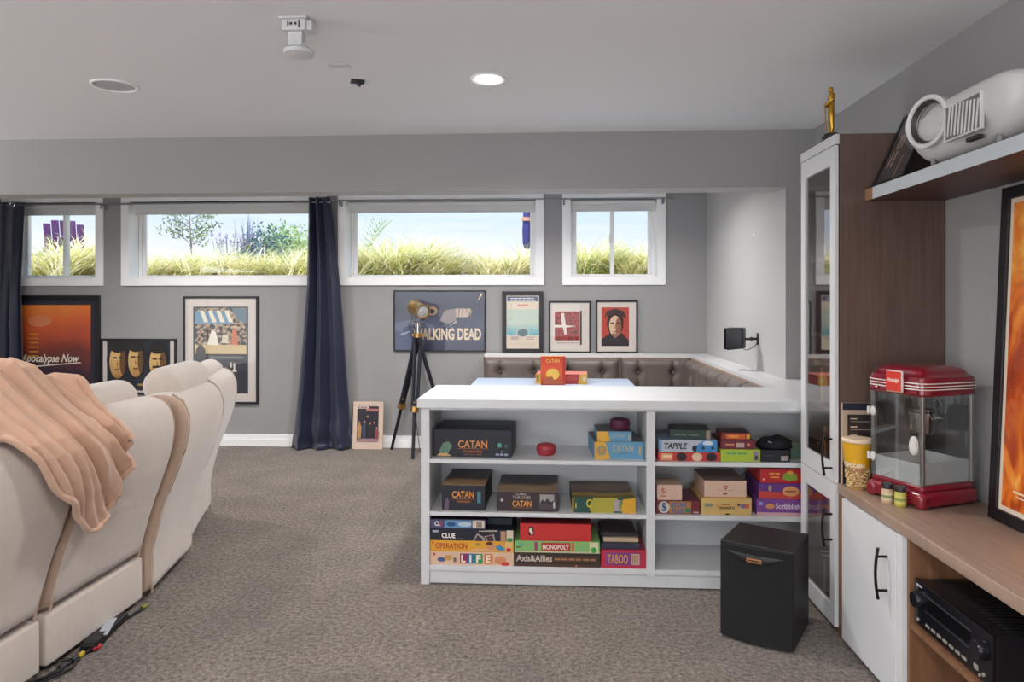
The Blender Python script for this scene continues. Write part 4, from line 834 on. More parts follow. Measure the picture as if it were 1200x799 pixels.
gbox('board_game_box', 'tan game box with small dark lettering in the middle of the right bay', x0, x1, z, h-.0005, Y, .30, 'c9a868', 'b89058', [('BARRETO', .36, .35, .3, .16, '3a2a20', .02), ('#1', .2, .56, .05, .1, 'b0502c'), ('#1', .38, .58, .22, .1, 'b0502c')], [('r', .05, .45, .22, .7, 'a79a6a'), ('r', .07, .5, .2, .65, '7a8a7a'), ('e', .52, .02, .05, .08, '2a2420'), ('r', .78, .42, .86, .66, '6a6a9a'), ('r', .86, .42, .95, .66, 'c9583a'), ('r', .3, .48, .34, .66, 'c98a4a'), ('e', .74, .62, .03, .08, '6a4a2a')], group=G); z += h
x0, x1 = gx(825.5, 875, Y); h = hz_(850, 566, 586.5, Y)
gbox('board_game_box', 'cream wooden-look box with a small red seal on the tan game box', x0, x1, z, h, Y+.003, .26, 'd0b09a', '7a655c', [('#1', .43, .2, .13, .12, '5a3a30')], [('e', .5, .62, .05, .12, '9a3a2c'), ('e', .5, .62, .03, .06, 'd0b09a'), ('r', .3, .44, .72, .46, 'a08070'), ('r', 0, 0, 1, .06, 'b5703c')], rotz=R(.5), group=G)
z = S2; x0, x1 = gx(887, 939, Y); h = hz_(912, 586, 605.5, Y)
gbox('board_game_box', 'purple game box with white lettering, bottom of the right stack', x0, x1, z, h-.0005, Y, .28, '75408a', '5f3470', [('Scribblish', .42, .42, .55, .34, 'd8c8d4', .02)], [('r', 0, 0, 1, .2, 'c9a0a4'), ('r', .06, .62, .13, .82, '8aa0c8'), ('e', .3, .56, .1, .16, 'c98a5a')], rotz=R(-1), group=G); z += h
x0, x1 = gx(889.5, 940, Y); h = hz_(912, 567.5, 586, Y)
gbox('board_game_box', 'purple and red game box with an orange oval in the right stack', x0, x1, z, h-.0005, Y+.003, .27, '5f3078', '542a6a', [('#1', .60, .42, .28, .16, '8a3a3a')], [('p', [(0, 0), (0, .5), (1, .35), (1, 0)], 'bd3f38'), ('e', .26, .68, .04, .2, 'a8907a'), ('e', .74, .5, .2, .32, 'd0925a')], rotz=R(-1), group=G); z += h
x0, x1 = gx(891.5, 940, Y); h = hz_(912, 550.5, 567.5, Y)
gbox('board_game_box', 'bright red game box with yellow lettering, top of the right stack', x0, x1, z, h-.0005, Y+.006, .27, 'b3222a', '7a3428', [('#2', .2, .56, .3, .18, 'dd9a3a', .02), ('#1', .22, .32, .26, .16, 'dd9a3a', .02)], [('p', [(.52, .3), (.55, .62), (.7, .78), (.88, .62), (.9, .25), (.7, .14)], '7d9a35'), ('e', .72, .74, .08, .12, 'd39a3a'), ('e', .08, .25, .025, .08, 'd0b0a0')], rotz=R(-1), group=G)
# ---- two red boxes on the booth table
YT = 6.0; ZT = .8005
a = onY(634, 451, YT); Wb = Xat(662.5, YT)-a.x
gbox('board_game_box', 'red and orange game box standing upright on the pale blue booth table', a.x, a.x+Wb, ZT, .245, YT-.03, .065, 'c0392a', 'd9a53a', [('CATAN', .2, .78, .56, .13, 'e8b84a', .02)],
    [('r', 0, 0, 1, 1, ramp_mat('sunrise_print', [(0, '9a2c22'), (.3, 'cc5a2a'), (.55, 'd9582e'), (1, 'c03024')], size=.25, nz=.1)), ('e', .48, .38, .27, .20, 'e5b64e'), ('p', [(.08, .08), (.2, .28), (.45, .3), (.6, .12), (.9, .1), (.9, .04), (.08, .04)], 'a85a34'), ('r', .88, .1, .985, .98, 'b3302a')], rotz=R(4), group='red game boxes on the booth table')
x0, x1 = gx(628, 688, YT+.09)
gbox('board_game_box', 'red and yellow game box lying flat behind the upright red box', x0, x1, ZT, .085, YT+.07, .27, 'a8343a', 'c9766a', [('CATAN', .55, .32, .24, .40, 'c96a4a', .02)], [('p', [(0, 0), (0, 1), (.1, 1), (.14, 0)], 'd0a23c'), ('p', [(.82, 0), (.85, 1), (1, 1), (1, 0)], 'd0a23c'), ('r', .91, .3, .97, .7, 'c8c0b0'), ('r', .015, .3, .055, .85, '7a6a3a')], rotz=R(-3), group='red game boxes on the booth table')

# ================================================================== SPEAKERS
VIN = mat('black_vinyl', '141315', .5, bump=.2, bscale=500); CLO = mat('speaker_cloth', '141417', .9, bump=.3, bscale=900)
a, b_ = onZ(843, 745, 0), onZ(930, 768, 0); d = b_-a; Wd = d.length; rz = math.atan2(d.y, d.x)
t_ = thing('subwoofer', 'large black cube subwoofer on the carpet in front of the bookcase', 'speaker', (a+d/2), rz)
SH = .43
MB().box((-Wd/2, .018, .012), (Wd/2, .32, SH), bev=.004).build('body', VIN, t_)
def arc(u, v):
    x = (-.5+u)*(Wd-.01); return (x, -.018*(1-(2*u-1)**2), .014+(SH-.018)*v)
mb = MB(); mb.grid(arc, 24, 2); mb.grid(lambda u, v: ((-.5+u)*(Wd-.01), .018 if v > .5 else -.018*(1-(2*u-1)**2), SH-.004), 24, 1); mb.grid(lambda u, v: ((-.5+u)*(Wd-.01), .018 if v > .5 else -.018*(1-(2*u-1)**2), .014), 24, 1)
mb.box((-Wd/2+.005, .0, .014), (-Wd/2+.009, .018, SH-.004)); mb.box((Wd/2-.009, .0, .014), (Wd/2-.005, .018, SH-.004)); mb.build('grille', CLO, t_, smooth=True)
def lip(u, v):
    x = (-.5+u)*Wd*.76; q = 1-(2*u-1)**2; return (x, -.020*(1-(2*x/Wd)**2)-.004*math.sin(v*math.pi), SH-.03-.045*q*v)
mb = MB(); mb.grid(lip, 24, 6); mb.build('badge_scoop', VIN, t_, smooth=True)
o = MB().box((-.032, -.0265, SH-.062), (.032, -.023, SH-.044), bev=.001).build('badge', mat('copper_badge', 'c08a60', .35, metal=.7), t_)
lettering(o, [('#1', -.026, SH-.058, .052, .010, '3a2418', .02)], y=-.0272)
mb = MB()
for x in (-1, 1):
    for y in (.05, .28): mb.lathe([(.016, 0), (.014, .013)], c=(x*(Wd/2-.04), y, 0), seg=14)
mb.build('rubber_feet', BLACK, t_)
# wall speaker
p = onX(888.5, 397, XA)
t_ = thing('wall_speaker', 'small black speaker on a bracket on the bright alcove side wall', 'speaker', (XA, p.y, p.z))
mb = MB(); mb.box((-.008, -.02, -.045), (0, .02, .045), bev=.003); mb.build('wall_plate', BLACK, t_)
mb = MB(); mb.cyl((-.008, 0, 0), (-.11, .01, -.002), .009, 12); mb.lathe([(.006, -.02), (.016, 0), (.006, .02)], c=(-.05, 0, 0), axis='X', seg=14); mb.build('arm', BLACK, t_, smooth=True)
Mx = Matrix.Translation((-.17, .015, 0)) @ Matrix.Rotation(R(-28), 4, 'Z')
mb = MB(); mb.box((-.055, -.07, -.085), (.07, .07, .085), bev=.014, seg=3)
for v in mb.bm.verts:
    if v.co.x > 0: v.co.y *= .82; v.co.z = v.co.z*.93+.006
mb.bm.transform(Mx); so = mb.build('enclosure', mat('satin_black', '1d1f24', .4), t_, smooth=True)
mb = MB(); mb.box((-.068, -.066, -.081), (-.054, .066, .081), bev=.008, seg=3); mb.bm.transform(Mx); mb.build('grille', CLO, t_, smooth=True)
mb = MB(); mb.tube([(-.12, .0, -.075), (-.08, -.005, -.085), (-.03, 0, -.06), (-.006, 0, -.03)], .0028, 6); mb.build('wire', BLACK, t_, smooth=True)

# ================================================================== TALL GLASS CABINET
W1 = wood_mat('walnut_laminate', '52403a', '6b554c', (14, 14, .8)); W2 = wood_mat('walnut_edge', '6a4a34', '8a6246', (14, 14, .8)); CTR = wood_mat('counter_laminate', '8d7667', 'a58d7c', (20, 1.2, 1.2), .35)
CX, CY0, CY1, CZT = 1.293, 3.228, 3.667, 2.262   # front plane, near side, far side, top
tc_ = thing('display_cabinet', 'tall walnut cabinet with white-framed glass doors', 'cabinet', (CX, CY0, 0))
def cb(a, b_, **kw): return MB().box((a[0]-CX, a[1]-CY0, a[2]), (b_[0]-CX, b_[1]-CY0, b_[2]), bev=.001, **kw)
cb((CX+.004, CY0, 0), (XR-.003, CY0+.02, CZT)).build('side_panel', W1, tc_)
cb((CX+.004, CY1-.02, 0), (XR-.003, CY1, CZT)).build('side_panel', W2, tc_)
cb((CX-.016, CY0, CZT-.045), (CX+.003, CY1, CZT)).build('top_fascia', WLAM, tc_)
cb((CX+.004, CY0+.02, CZT-.03), (XR-.003, CY1-.02, CZT)).build('top_panel', W1, tc_)
cb((XR-.015, CY0+.02, .06), (XR-.003, CY1-.02, CZT-.045)).build('back_panel', W1, tc_)
SHZ = (.07, .36, .675, 1.0, 1.35, 1.72)
for z in SHZ: cb((CX+.03, CY0+.02, z-.018), (XR-.015, CY1-.02, z)).build('shelf', W2, tc_)
cb((CX+.01, CY0+.02, 0), (CX+.03, CY1-.02, .035)).build('kick_board', W2, tc_)
def gdoor(z0, z1, hz0, hz1):
    sw, rw = .052, .085; x0, x1 = CX-.018, CX; y0, y1 = CY0+.003, CY1-.012
    d_ = cb((x0, y0, z0), (x1, y0+sw, z1)); d_.box((x0-CX, y1-sw-CY0, z0), (x1-CX, y1-CY0, z1), bev=.001)
    d_.box((x0-CX, y0+sw-CY0, z0), (x1-CX, y1-sw-CY0, z0+rw), bev=.001); d_.box((x0-CX, y0+sw-CY0, z1-rw), (x1-CX, y1-sw-CY0, z1), bev=.001)
    d_ = d_.build('door', WLAM, tc_)
    cb((CX-.010, y0+sw-.005, z0+rw-.005), (CX-.007, y1-sw+.005, z1-rw+.005)).build('glass_pane', CABGLASS, d_)
    handle((-.018, .030, (hz0+hz1)/2), hz1-hz0, d_)
    return d_
def handle(c_, L_, parent):
    x, y, z = c_; mb = MB()
    mb.tube([(x-.034+.0*0, y, z+L_*(k/12-.5)*1.0) if False else (x-.034-.010*(1-(2*k/12-1)**2), y, z+L_*(k/12-.5)) for k in range(13)], .0058, 8)
    for s_ in (-.33, .33): mb.cyl((x, y, z+s_*L_), (x-.040, y, z+s_*L_), .005, 10)
    return mb.build('handle', DBROWN, parent, smooth=True)
gdoor(.688, CZT-.05, .716, .915); gdoor(.04, .684, .395, .57)
# books and boxes in the cabinet
rr = random.Random(11)
cols = ['8a6a4c', 'c08a50', '5a2c28', '3b3f4c', 'b5a284', '6e3b2c', '2b2d33', '94806a', '7c2f2c', '445464', 'c79a5c', '4a4038']
for si, (z, n_, hb, sp_) in enumerate(((.07, 11, .20, 'bottom'), (.36, 12, .23, '#1'), (.675, 10, .21, 'third'), (1.0, 9, .22, 'fourth'))):
    y = CY0+.035
    for k in range(n_):
        th = rr.uniform(.022, .044)
        if y+th > CY1-.03: break
        hh_ = hb*rr.uniform(.78, 1.05); dd = rr.uniform(.15, .2); col = cols[(k*5+si*3) % len(cols)]
        cw = dict(zip(cols, ('brown', 'tan', 'dark red', 'slate', 'pale buff', 'rust brown', 'near-black', 'khaki', 'red', 'blue-grey', 'ochre', 'dark brown')))[col]
        t_ = thing('book', 'upright %s book behind the glass on the %s shelf of the cabinet' % (cw, sp_), 'book', (CX+.05, y, z), 0, 'books on the %s shelf of the glass cabinet' % sp_)
        mb = MB(); mb.box((0, 0, 0), (dd, .002, hh_)); mb.box((0, th-.003, 0), (dd, th-.001, hh_)); mb.box((-.002, 0, 0), (.001, th-.001, hh_)); mb.build('cover', mat('bk_'+col, col, .5), t_)
        MB().box((.001, .002, .003), (dd-.003, th-.003, hh_-.003)).build('pages', mat('paper', 'd9cfba', .8), t_); y += th+.001
# statuette on top
sg = thing('gold_statuette', 'small gold standing figurine on a black base on top of the tall cabinet', 'statuette', (CX+.012, 3.345, CZT), R(-100))
MB().lathe([(.040, 0), (.040, .012), (.034, .016), (.034, .024), (.030, .027)], seg=24).build('base', BLACK, sg, smooth=True)
def skinned(name, nodes, edges, matl, parent, sub=2):
    me = bpy.data.meshes.new(name); me.from_pydata([n_[0] for n_ in nodes], edges, []); o = bpy.data.objects.new(name, me); C.objects.link(o); o.parent = parent
    me.materials.append(matl); s_ = o.modifiers.new('skin', 'SKIN'); s_.use_smooth_shade = True
    for v, n_ in zip(me.skin_vertices[0].data, nodes): v.radius = (n_[1]*1.22, (n_[2] if len(n_) > 2 else n_[1])*1.22)
    me.skin_vertices[0].data[0].use_root = True
    q = o.modifiers.new('sub', 'SUBSURF'); q.levels = q.render_levels = sub
    return o
k = 1.0
fig = [((0, 0, .142), .017, .012), ((0, 0, .165), .014, .011), ((0, .001, .19), .019, .013), ((0, .001, .208), .016, .011), ((0, 0, .220), .007, .007), ((0, -.002, .232), .0095, .011), ((0, -.002, .247), .009, .010),
       ((-.010, 0, .125), .012), ((-.009, .001, .085), .009), ((-.007, .004, .045), .007), ((-.007, -.004, .032), .0065), ((.010, 0, .125), .012), ((.009, .001, .085), .009), ((.007, .004, .045), .007), ((.007, -.004, .032), .0065),
       ((-.026, .002, .205), .008), ((-.033, .0, .178), .0065), ((-.022, -.016, .160), .0055), ((-.006, -.026, .158), .005), ((.026, .002, .205), .008), ((.033, .0, .178), .0065), ((.022, -.016, .166), .0055), ((.006, -.026, .164), .005)]
skinned('figure', fig, [(0, 1), (1, 2), (2, 3), (3, 4), (4, 5), (5, 6), (0, 7), (7, 8), (8, 9), (9, 10), (0, 11), (11, 12), (12, 13), (13, 14), (3, 15), (15, 16), (16, 17), (17, 18), (3, 19), (19, 20), (20, 21), (21, 22)], GOLD, sg)
mb = MB(); mb.lathe([(.024, .026), (.022, .032), (.012, .036)], seg=20); mb.cyl((0, -.027, .17), (0, -.022, .036), .0028, 8); mb.build('sword_and_plinth', GOLD, sg, smooth=True)

# ================================================================== BASE CABINET AND COUNTER
bc = thing('base_cabinet', 'walnut base cabinet with a plain white door and an open bay', 'cabinet', (CX, 3.2, 0))
def b2(a, b_, **kw): return MB().box((a[0]-CX, a[1]-3.2, a[2]), (b_[0]-CX, b_[1]-3.2, b_[2]), bev=.001, **kw)
DY0, DY1 = 3.150, 2.672
b2((CX-.002, 3.152, 0), (XR-.003, CY0-.001, .645)).build('filler_panel', W2, bc)
d_ = b2((CX-.018, DY0, .03), (CX, DY1, .642)).build('door', WLAM, bc)
handle((-.018, 2.735-3.2, .472), .195, d_)
b2((CX-.014, DY1-.003, .0), (XR-.003, 2.632, .645)).build('end_panel', WLAM, bc)
b2((CX+.003, 2.630, 0), (XR-.003, 2.612, .645)).build('side_panel', W2, bc)
b2((XR-.018, 2.61, .0), (XR-.003, 1.3, .645)).build('back_panel', W1, bc)
b2((CX+.003, 1.3, 0), (XR-.003, 1.32, .645)).build('side_panel', W2, bc)
b2((CX, 2.611, .325), (XR-.02, 1.32, .343)).build('shelf', W2, bc)
b2((CX+.01, 2.611, .0), (XR-.02, 1.32, .06)).build('plinth', W2, bc)
b2((CX+.2, 2.665, .03), (XR-.02, 3.15, .05)).build('shelf', W2, bc)
o = MB().box((-.245, -1.0, -.0225), (.2155, .975, .0225), bev=.004, seg=3).build('countertop', CTR, loc=(1.5305+.0, 2.2505, .6685), smooth=True)
tag(o, 'long walnut-toned laminate countertop along the right wall', 'countertop')
CT = .6912
# AV receiver
rc = thing('av_receiver', 'black audio video receiver in the open bay under the counter', 'receiver', (1.32, 2.375, .3435))
mb = MB(); mb.box((.0, -.22, .014), (.33, .22, .165), bev=.004); mb.build('housing', mat('black_steel', '16161b', .35), rc)
mb = MB(); mb.box((-.014, -.222, .012), (.002, .222, .168), bev=.003); fp = mb.build('front_panel', mat('gloss_black_panel', '121218', .18), rc)
MB().box((-.0155, -.11, .088), (-.013, .13, .128)).build('display', mat('dark_display', '0a0a0c', .05), fp)
mb = MB(); mb.box((-.0165, -.12, .133), (-.0145, .155, .136)); mb.box((-.0165, -.14, .078), (-.0145, .155, .080)); mb.build('trim_line', mat('steel_trim', '8d99a3', .25, metal=.9), fp)
for y in (.185, -.175):
    kb = MB(); kb.lathe([(.030, 0), (.029, -.02), (.026, -.024), (.001, -.024)], c=(-.014, y, .105), axis='X', seg=28); kb.build('knob', mat('knob_black', '26262c', .22, metal=.5), fp, smooth=True)
mb = MB()
for k in range(7): mb.box((-.0165, .12-.036*k, .028), (-.014, .145-.036*k, .038), bev=.001)
mb.box((-.0165, -.155, .03), (-.014, -.135, .046)); mb.cyl((-.014, .195, .03), (-.018, .195, .03), .006, 12); mb.cyl((-.014, -.185, .034), (-.018, -.185, .034), .006, 12); mb.cyl((-.014, -.165, .022), (-.018, -.165, .022), .005, 12)
mb.build('buttons', mat('grey_buttons', '8f877c', .4), fp)
MB().box((-.0163, .17, .150), (-.0145, .205, .156)).build('logo_bar', mat('pale_logo', 'b4b8be', .4), fp)
mb = MB()
for x in (.03, .3):
    for y in (-.18, .18): mb.lathe([(.018, 0), (.016, .015)], c=(x, y, 0), seg=14)
mb.build('feet', BLACK, rc)
mb = MB()
for k in range(18): mb.box((.05, -.19+.022*k, .1652), (.27, -.182+.022*k, .1665))
mb.build('vent_slots', mat('slot_black', '050506', .8), rc)

# ================================================================== SHELF WITH PROJECTOR
FS = .05; SX, SZ0, SZ1 = 1.41, 1.957, 2.008
t_ = thing('wall_shelf', 'thick walnut wall shelf with a painted pale reflection on its front edge carrying the projector', 'shelf', (SX, CY0, SZ0))
MB().box((0, -2.0, 0), (XR-.003-SX, -.001, SZ1-SZ0), bev=.001).build('shelf_board', wood_mat('walnut_dark', '4b3631', '5d463f', (14, .8, 14)), t_)
MB().box((-.003, -2.0, .0), (0, -.075, SZ1-SZ0)).build('edge_reflection', mat('edge_reflection_pale', 'c3cacf', .3), t_)  # reflection along the shelf's front edge, put in as a pale strip
MB().box((-.003, -.0745, .0), (0, -.001, SZ1-SZ0)).build('wood_edge_band', mat('tan_edge_band', '9a7658', .4), t_)
# projector
PY0, PY1, PZ = 2.27, 2.93, SZ1+.0005
pj = thing('projector', 'white home theatre projector with a big round lens ring on the wall shelf', 'projector', (1.45, 2.6, PZ))
PW = mat('projector_white', 'd3d3d2', .35)
def body(u, v):
    """superelliptic shell: u round the plan outline, v from underside to top"""
    th = 2*math.pi*u; ph = (v-.5)*math.pi
    ce, se = math.cos(th), math.sin(th); n_ = .27
    x = math.copysign(abs(ce)**n_, ce); y = math.copysign(abs(se)**n_, se); m_ = abs(math.cos(ph))**.30
    z = math.copysign(abs(math.sin(ph))**.55, math.sin(ph))
    X = x*.155*m_+.135; Yy = y*.325*m_
    if z < 0: X = x*.155*(m_*(1+.28*z)+0)+.135; Yy = y*.325*m_*(1+.14*z)
    zc = .135+z*(.118 if z > 0 else .105)
    if z > 0: zc -= .02*(x*-1 > .5)*z*0
    return (X, Yy, zc)
mb = MB(); mb.grid(body, 96, 40, wrap=True); mb.build('casing', PW, pj, smooth=True)
ring = MB(); ring.lathe([(.080, -.05), (.090, -.045), (.094, -.012), (.100, .0), (.099, .008), (.092, .014), (.084, .010), (.078, -.01), (.074, -.02)], axis='X', seg=48, cap=False, sx=1.12)
ring.bm.transform(Matrix.Scale(-1, 4, (1, 0, 0)))
ring.bm.transform(Matrix.Translation((-.026, .135, .178)) @ Matrix.Rotation(R(10), 4, 'Z') @ Matrix.Scale(1.0, 4)); lr = ring.build('lens_ring', mat('projector_white2', 'e0e0df', .3), pj, smooth=True)
mb = MB(); mb.lathe([(.08, -.0), (.074, .012), (.070, .018)], axis='X', seg=40, cap=False, sx=1.12); mb.bm.transform(Matrix.Translation((-.030, .135, .178)) @ Matrix.Rotation(R(10), 4, 'Z')); mb.build('lens_tunnel', mat('dark_tunnel', '3a3938', .4, bump=.4, bscale=200), lr, smooth=True)
mb = MB(); mb.lathe([(.001, -.004), (.03, -.003), (.052, .0), (.071, .004)], axis='X', seg=36, cap=False, sx=1.05); mb.bm.transform(Matrix.Translation((-.008, .135, .178)) @ Matrix.Rotation(R(10), 4, 'Z')); mb.build('lens', mat('lens_cover', '9b9b9a', .12, coat=1), lr, smooth=True)
vg = MB(); vg.box((-.026, -.185, .075), (-.012, .035-.02, .195), bev=.005); vo = vg.build('vent_recess', mat('vent_grey', '767573', .5), pj)
for k in range(9):
    s_ = MB(); s_.box((-.030, -.178+.021*k, .08), (-.018, -.172+.021*k, .19), bev=.002, rot=Matrix.Rotation(R(8), 3, 'X'), piv=(-.03, -.08, .135)); s_.build('vent_slat', PW, vo)
vg2 = MB(); vg2.box((-.029, -.195, .070), (-.014, .024, .078), bev=.003); vg2.box((-.029, -.195, .192), (-.014, .024, .199), bev=.003); vg2.box((-.029, -.195, .071), (-.014, -.188, .198), bev=.003); vg2.box((-.029, .017, .071), (-.014, .024, .198), bev=.003); vg2.build('vent_bezel', PW, pj)
mb = MB(); mb.box((-.012, -.15, .050), (.01, -.08, .064), bev=.003); mb.build('sensor_window', mat('sensor_dark', '2b2a29', .3), pj)
mb = MB()
for x, y in ((.03, .2), (.03, -.2), (.24, .2), (.24, -.2)): mb.lathe([(.017, 0), (.015, .01), (.010, .012), (.010, .05)], c=(x, y, 0), seg=16)
mb.build('foot', mat('grey_foot', '8d8c8b', .4), pj, smooth=True)
# framed picture behind projector
picture('leaning_picture', 'small dark framed picture leaning at the end of the wall shelf behind the projector', .27, .345, (1.445, 3.215, SZ1+.001), .016, .0,
    [('r', 0, 0, 1, 1, ramp_mat('dim_photo_print', [(0, '3c3a3c'), (.5, '4c4644'), (1, '5f5652')], size=.3, nz=.3, nscale=5)), *[('p', [(.12+.14*k, .22), (.17+.14*k, .22), (.20+.14*k, .46), (.15+.14*k, .46)], 'c9a894') for k in range(2)], *[('p', [(.2+.14*k, .5), (.25+.14*k, .5), (.28+.14*k, .72), (.23+.14*k, .72)], 'c9a894') for k in range(2)], ('p', [(.6, 0), (.62, .35), (.66, .35), (.64, 0)], 'a8886a')], rot=(R(-24), 0, R(-90)), msides=(0, 0, 0, 0), th=.018)
# fiery poster on the counter
fm = bpy.data.materials.new('flame_print'); fm.use_nodes = True; t = fm.node_tree; b = t.nodes['Principled BSDF']; b.inputs['Roughness'].default_value = .5
tcn = N(t, 'ShaderNodeTexCoord'); mpn = N(t, 'ShaderNodeMapping'); mpn.inputs['Scale'].default_value = (3.2, 1, 1.5); mpn.inputs['Rotation'].default_value = (0, R(18), 0); t.links.new(tcn.outputs['Object'], mpn.inputs[0])
wv = N(t, 'ShaderNodeTexNoise'); wv.inputs['Scale'].default_value = 2.0; wv.inputs['Detail'].default_value = 6; wv.inputs['Distortion'].default_value = 1.6; t.links.new(mpn.outputs[0], wv.inputs[0])
r = N(t, 'ShaderNodeValToRGB'); t.links.new(wv.outputs[0], r.inputs[0]); el = r.color_ramp.elements
el[0].position = .24; el[0].color = lin('8a3212'); el[1].position = .72; el[1].color = lin('ffd98a')
for p_, c_ in ((.42, 'b5430f'), (.52, 'e5781c'), (.62, 'f2a23c')): q = el.new(p_); q.color = lin(c_)
t.links.new(r.outputs[0], b.inputs['Base Color'])
picture('leaning_poster', 'large black-framed fiery orange poster leaning on the counter by the right wall', .75, 1.24, (1.672, 2.745, CT+.001), .045, .018,
    [('r', 0, 0, 1, 1, fm), *[('r', .1+.16*k, .055, .22+.16*k, .062, 'e8d8b8') for k in range(4)], *[('r', .13+.15*k, .042, .24+.15*k, .047, 'e8d8b8') for k in range(4)]], mcol=mat('cream_mat', 'e2d2bf', .7), rot=(R(-2.4), 0, R(-90)), th=.024)

# ================================================================== POPCORN MACHINE
RED = mat('machine_red', '7c1226', .22, coat=.6); CLR = glass_mat('clear_panel', (.90, .92, .93), 2.0)
a = onZ(1081.7, 598.8, CT); a.z = CT
pm = thing('popcorn_machine', 'red countertop popcorn machine with clear sides and chrome trim', 'popcorn machine', (a.x, a.y, CT), R(22))
PWd, PDp = .300, .275      # along local +x (right face) and local +y (left face runs away from the viewer)
bm_ = MB(); bm_.box((0, 0, .004), (PWd, PDp, .065), bev=.018, seg=4); bm_.box((.012, .012, .06), (PWd-.012, PDp-.012, .09), bev=.012, seg=3); bm_.box((-.006, .0, .0), (.045, .045, .055), bev=.012, seg=3); bm_.box((-.006, PDp-.045, .0), (.045, PDp, .055), bev=.012, seg=3)
bm_.build('base', RED, pm, smooth=True)
z0, z1 = .088, .445
for nm, (x, y) in dict(a=(.02, .02), b=(PWd-.02, .02), c=(.02, PDp-.02), d=(PWd-.02, PDp-.02)).items():
    MB().box((x-.007, y-.007, z0), (x+.007, y+.007, z1), bev=.002).build('corner_post', mat('brushed_aluminium', 'b9b5b0', .3, metal=.9), pm)
MB().box((.03, .016, z0+.003), (PWd-.03, .019, z1-.003)).build('side_glass', CLR, pm)
MB().box((.03, PDp-.019, z0+.003), (PWd-.03, PDp-.016, z1-.003)).build('rear_glass', CLR, pm)
MB().box((PWd-.019, .03, z0+.003), (PWd-.016, PDp-.03, z1-.003)).build('end_glass', CLR, pm)
dr = MB().box((.008, .014, z0+.002), (.012, PDp-.014, z1-.004)).build('door_panel', CLR, pm)
for z in (.165, .355):
    h_ = MB(); h_.lathe([(.015, 0), (.015, -.005), (.011, -.007), (.001, -.007)], c=(.008, PDp-.030, z), axis='X', seg=20, sx=.8, sy=1.3); h_.box((.0, PDp-.014, z-.016), (.012, PDp-.002, z+.016), bev=.002); h_.build('hinge', mat('pearl_white_plastic', 'cfccc8', .35), dr, smooth=True)
h_ = MB(); h_.lathe([(.030, 0), (.030, -.008), (.024, -.013), (.001, -.013)], c=(.008, .045, .245), axis='X', seg=28, sx=.62, sy=1.25); h_.build('door_knob', MATS['pearl_white_plastic'], dr, smooth=True)
# lid
ld = MB()
def lidf(u, v):
    th = 2*math.pi*u; n_ = .3; ce, se = math.cos(th), math.sin(th)
    x = math.copysign(abs(ce)**n_, ce); y = math.copysign(abs(se)**n_, se)
    pr_ = [(0.985, 0), (1.03, .008), (1.03, .060), (1.0, .075), (.90, .084), (.84, .098), (.74, .108), (.6, .114), (.01, .117)]
    q = v*(len(pr_)-1); i = min(int(q), len(pr_)-2); k = q-i
    s_ = pr_[i][0]+(pr_[i+1][0]-pr_[i][0])*k; z = pr_[i][1]+(pr_[i+1][1]-pr_[i][1])*k
    return (PWd/2+x*PWd/2*s_, PDp/2+y*PDp/2*s_, z1-.005+z)
ld.grid(lidf, 64, 24, wrap=True); ld.box((.01, .01, z1-.004), (PWd-.01, PDp-.01, z1+.01)); lo = ld.build('lid', RED, pm, smooth=True)
st_ = MB()
for zz in (.028, .040, .052):
    pts = [lidf(k/64, .18) for k in range(65)]; pts = [Vector((PWd/2+(p[0]-PWd/2)*1.004, PDp/2+(p[1]-PDp/2)*1.004, z1-.005+zz)) for p in pts]; st_.tube(pts, .0024, 6)
st_.build('white_stripe', mat('cream_stripe', 'e2dbd6', .3), lo, smooth=True)
mb = MB()
for k in range(4): mb.box((-.014, .02+.062*k, z1+.004), (-.0035, .055+.062*k, z1+.020), bev=.004, seg=3)
mb.build('lid_tabs', RED, lo, smooth=True)
bd = MB(); bd.box((-.022, .077, z1+.005), (-.010, .157, z1+.092), bev=.005, seg=3); bo = bd.build('badge', mat('badge_rim', 'd9c9c4', .3), lo, smooth=True)
bd = MB(); bd.box((-.0235, .081, z1+.009), (-.0215, .153, z1+.088), bev=.0009); bd.build('badge_face', mat('badge_red', 'd0392e', .4), bo)
tt = text_bm('Nostalgia', .056, .020, bold=.03, shear=.2); tt.transform(Matrix.Translation((-.0238, .145, z1+.042)) @ Matrix.Rotation(R(-90), 4, 'Z')); mb = MB(); mb.merge(tt); mb.build('badge_lettering', flat('ecd9cf'), bo)
# tray and kettle
tr_ = MB(); tr_.box((.022, .03, z0), (PWd-.03, PDp-.03, z0+.006)); W_ = [(.022, .03), (PWd-.03, .03), (PWd-.03, PDp-.03), (.022, PDp-.03)]
for (xa, ya), (xb, yb) in zip(W_, W_[1:]+W_[:1]):
    q = .012; xa2, xb2 = (xa+(q if xa > .15 else -q*.3)), (xb+(q if xb > .15 else -q*.3)); 
    tr_.quad([(xa, ya, z0), (xb, yb, z0), (xb2, yb, z0+.085), (xa2, ya, z0+.085)])
o = tr_.build('popcorn_tray', mat('white_tray', 'd9d6d2', .4), pm); q = o.modifiers.new('t', 'SOLIDIFY'); q.thickness = .003
kt = MB(); kt.lathe([(.05, .0), (.055, .01), (.055, .085), (.05, .09), (.052, .10), (.03, .105), (.001, .106)], c=(.17, .15, .27), seg=28); kt.build('kettle', CHROME, pm, smooth=True)
mb = MB(); mb.tube([(.17, .15, .376), (.17, .15, z1)], .006, 8); mb.tube([(.17, .095, .33), (.155, .06, .345), (.155, .035, .35)], .006, 8); mb.tube([(.23, .15, z1), (.24, .12, .38), (.222, .15, .34)], .004, 8); mb.build('kettle_hanger', CHROME, pm, smooth=True)
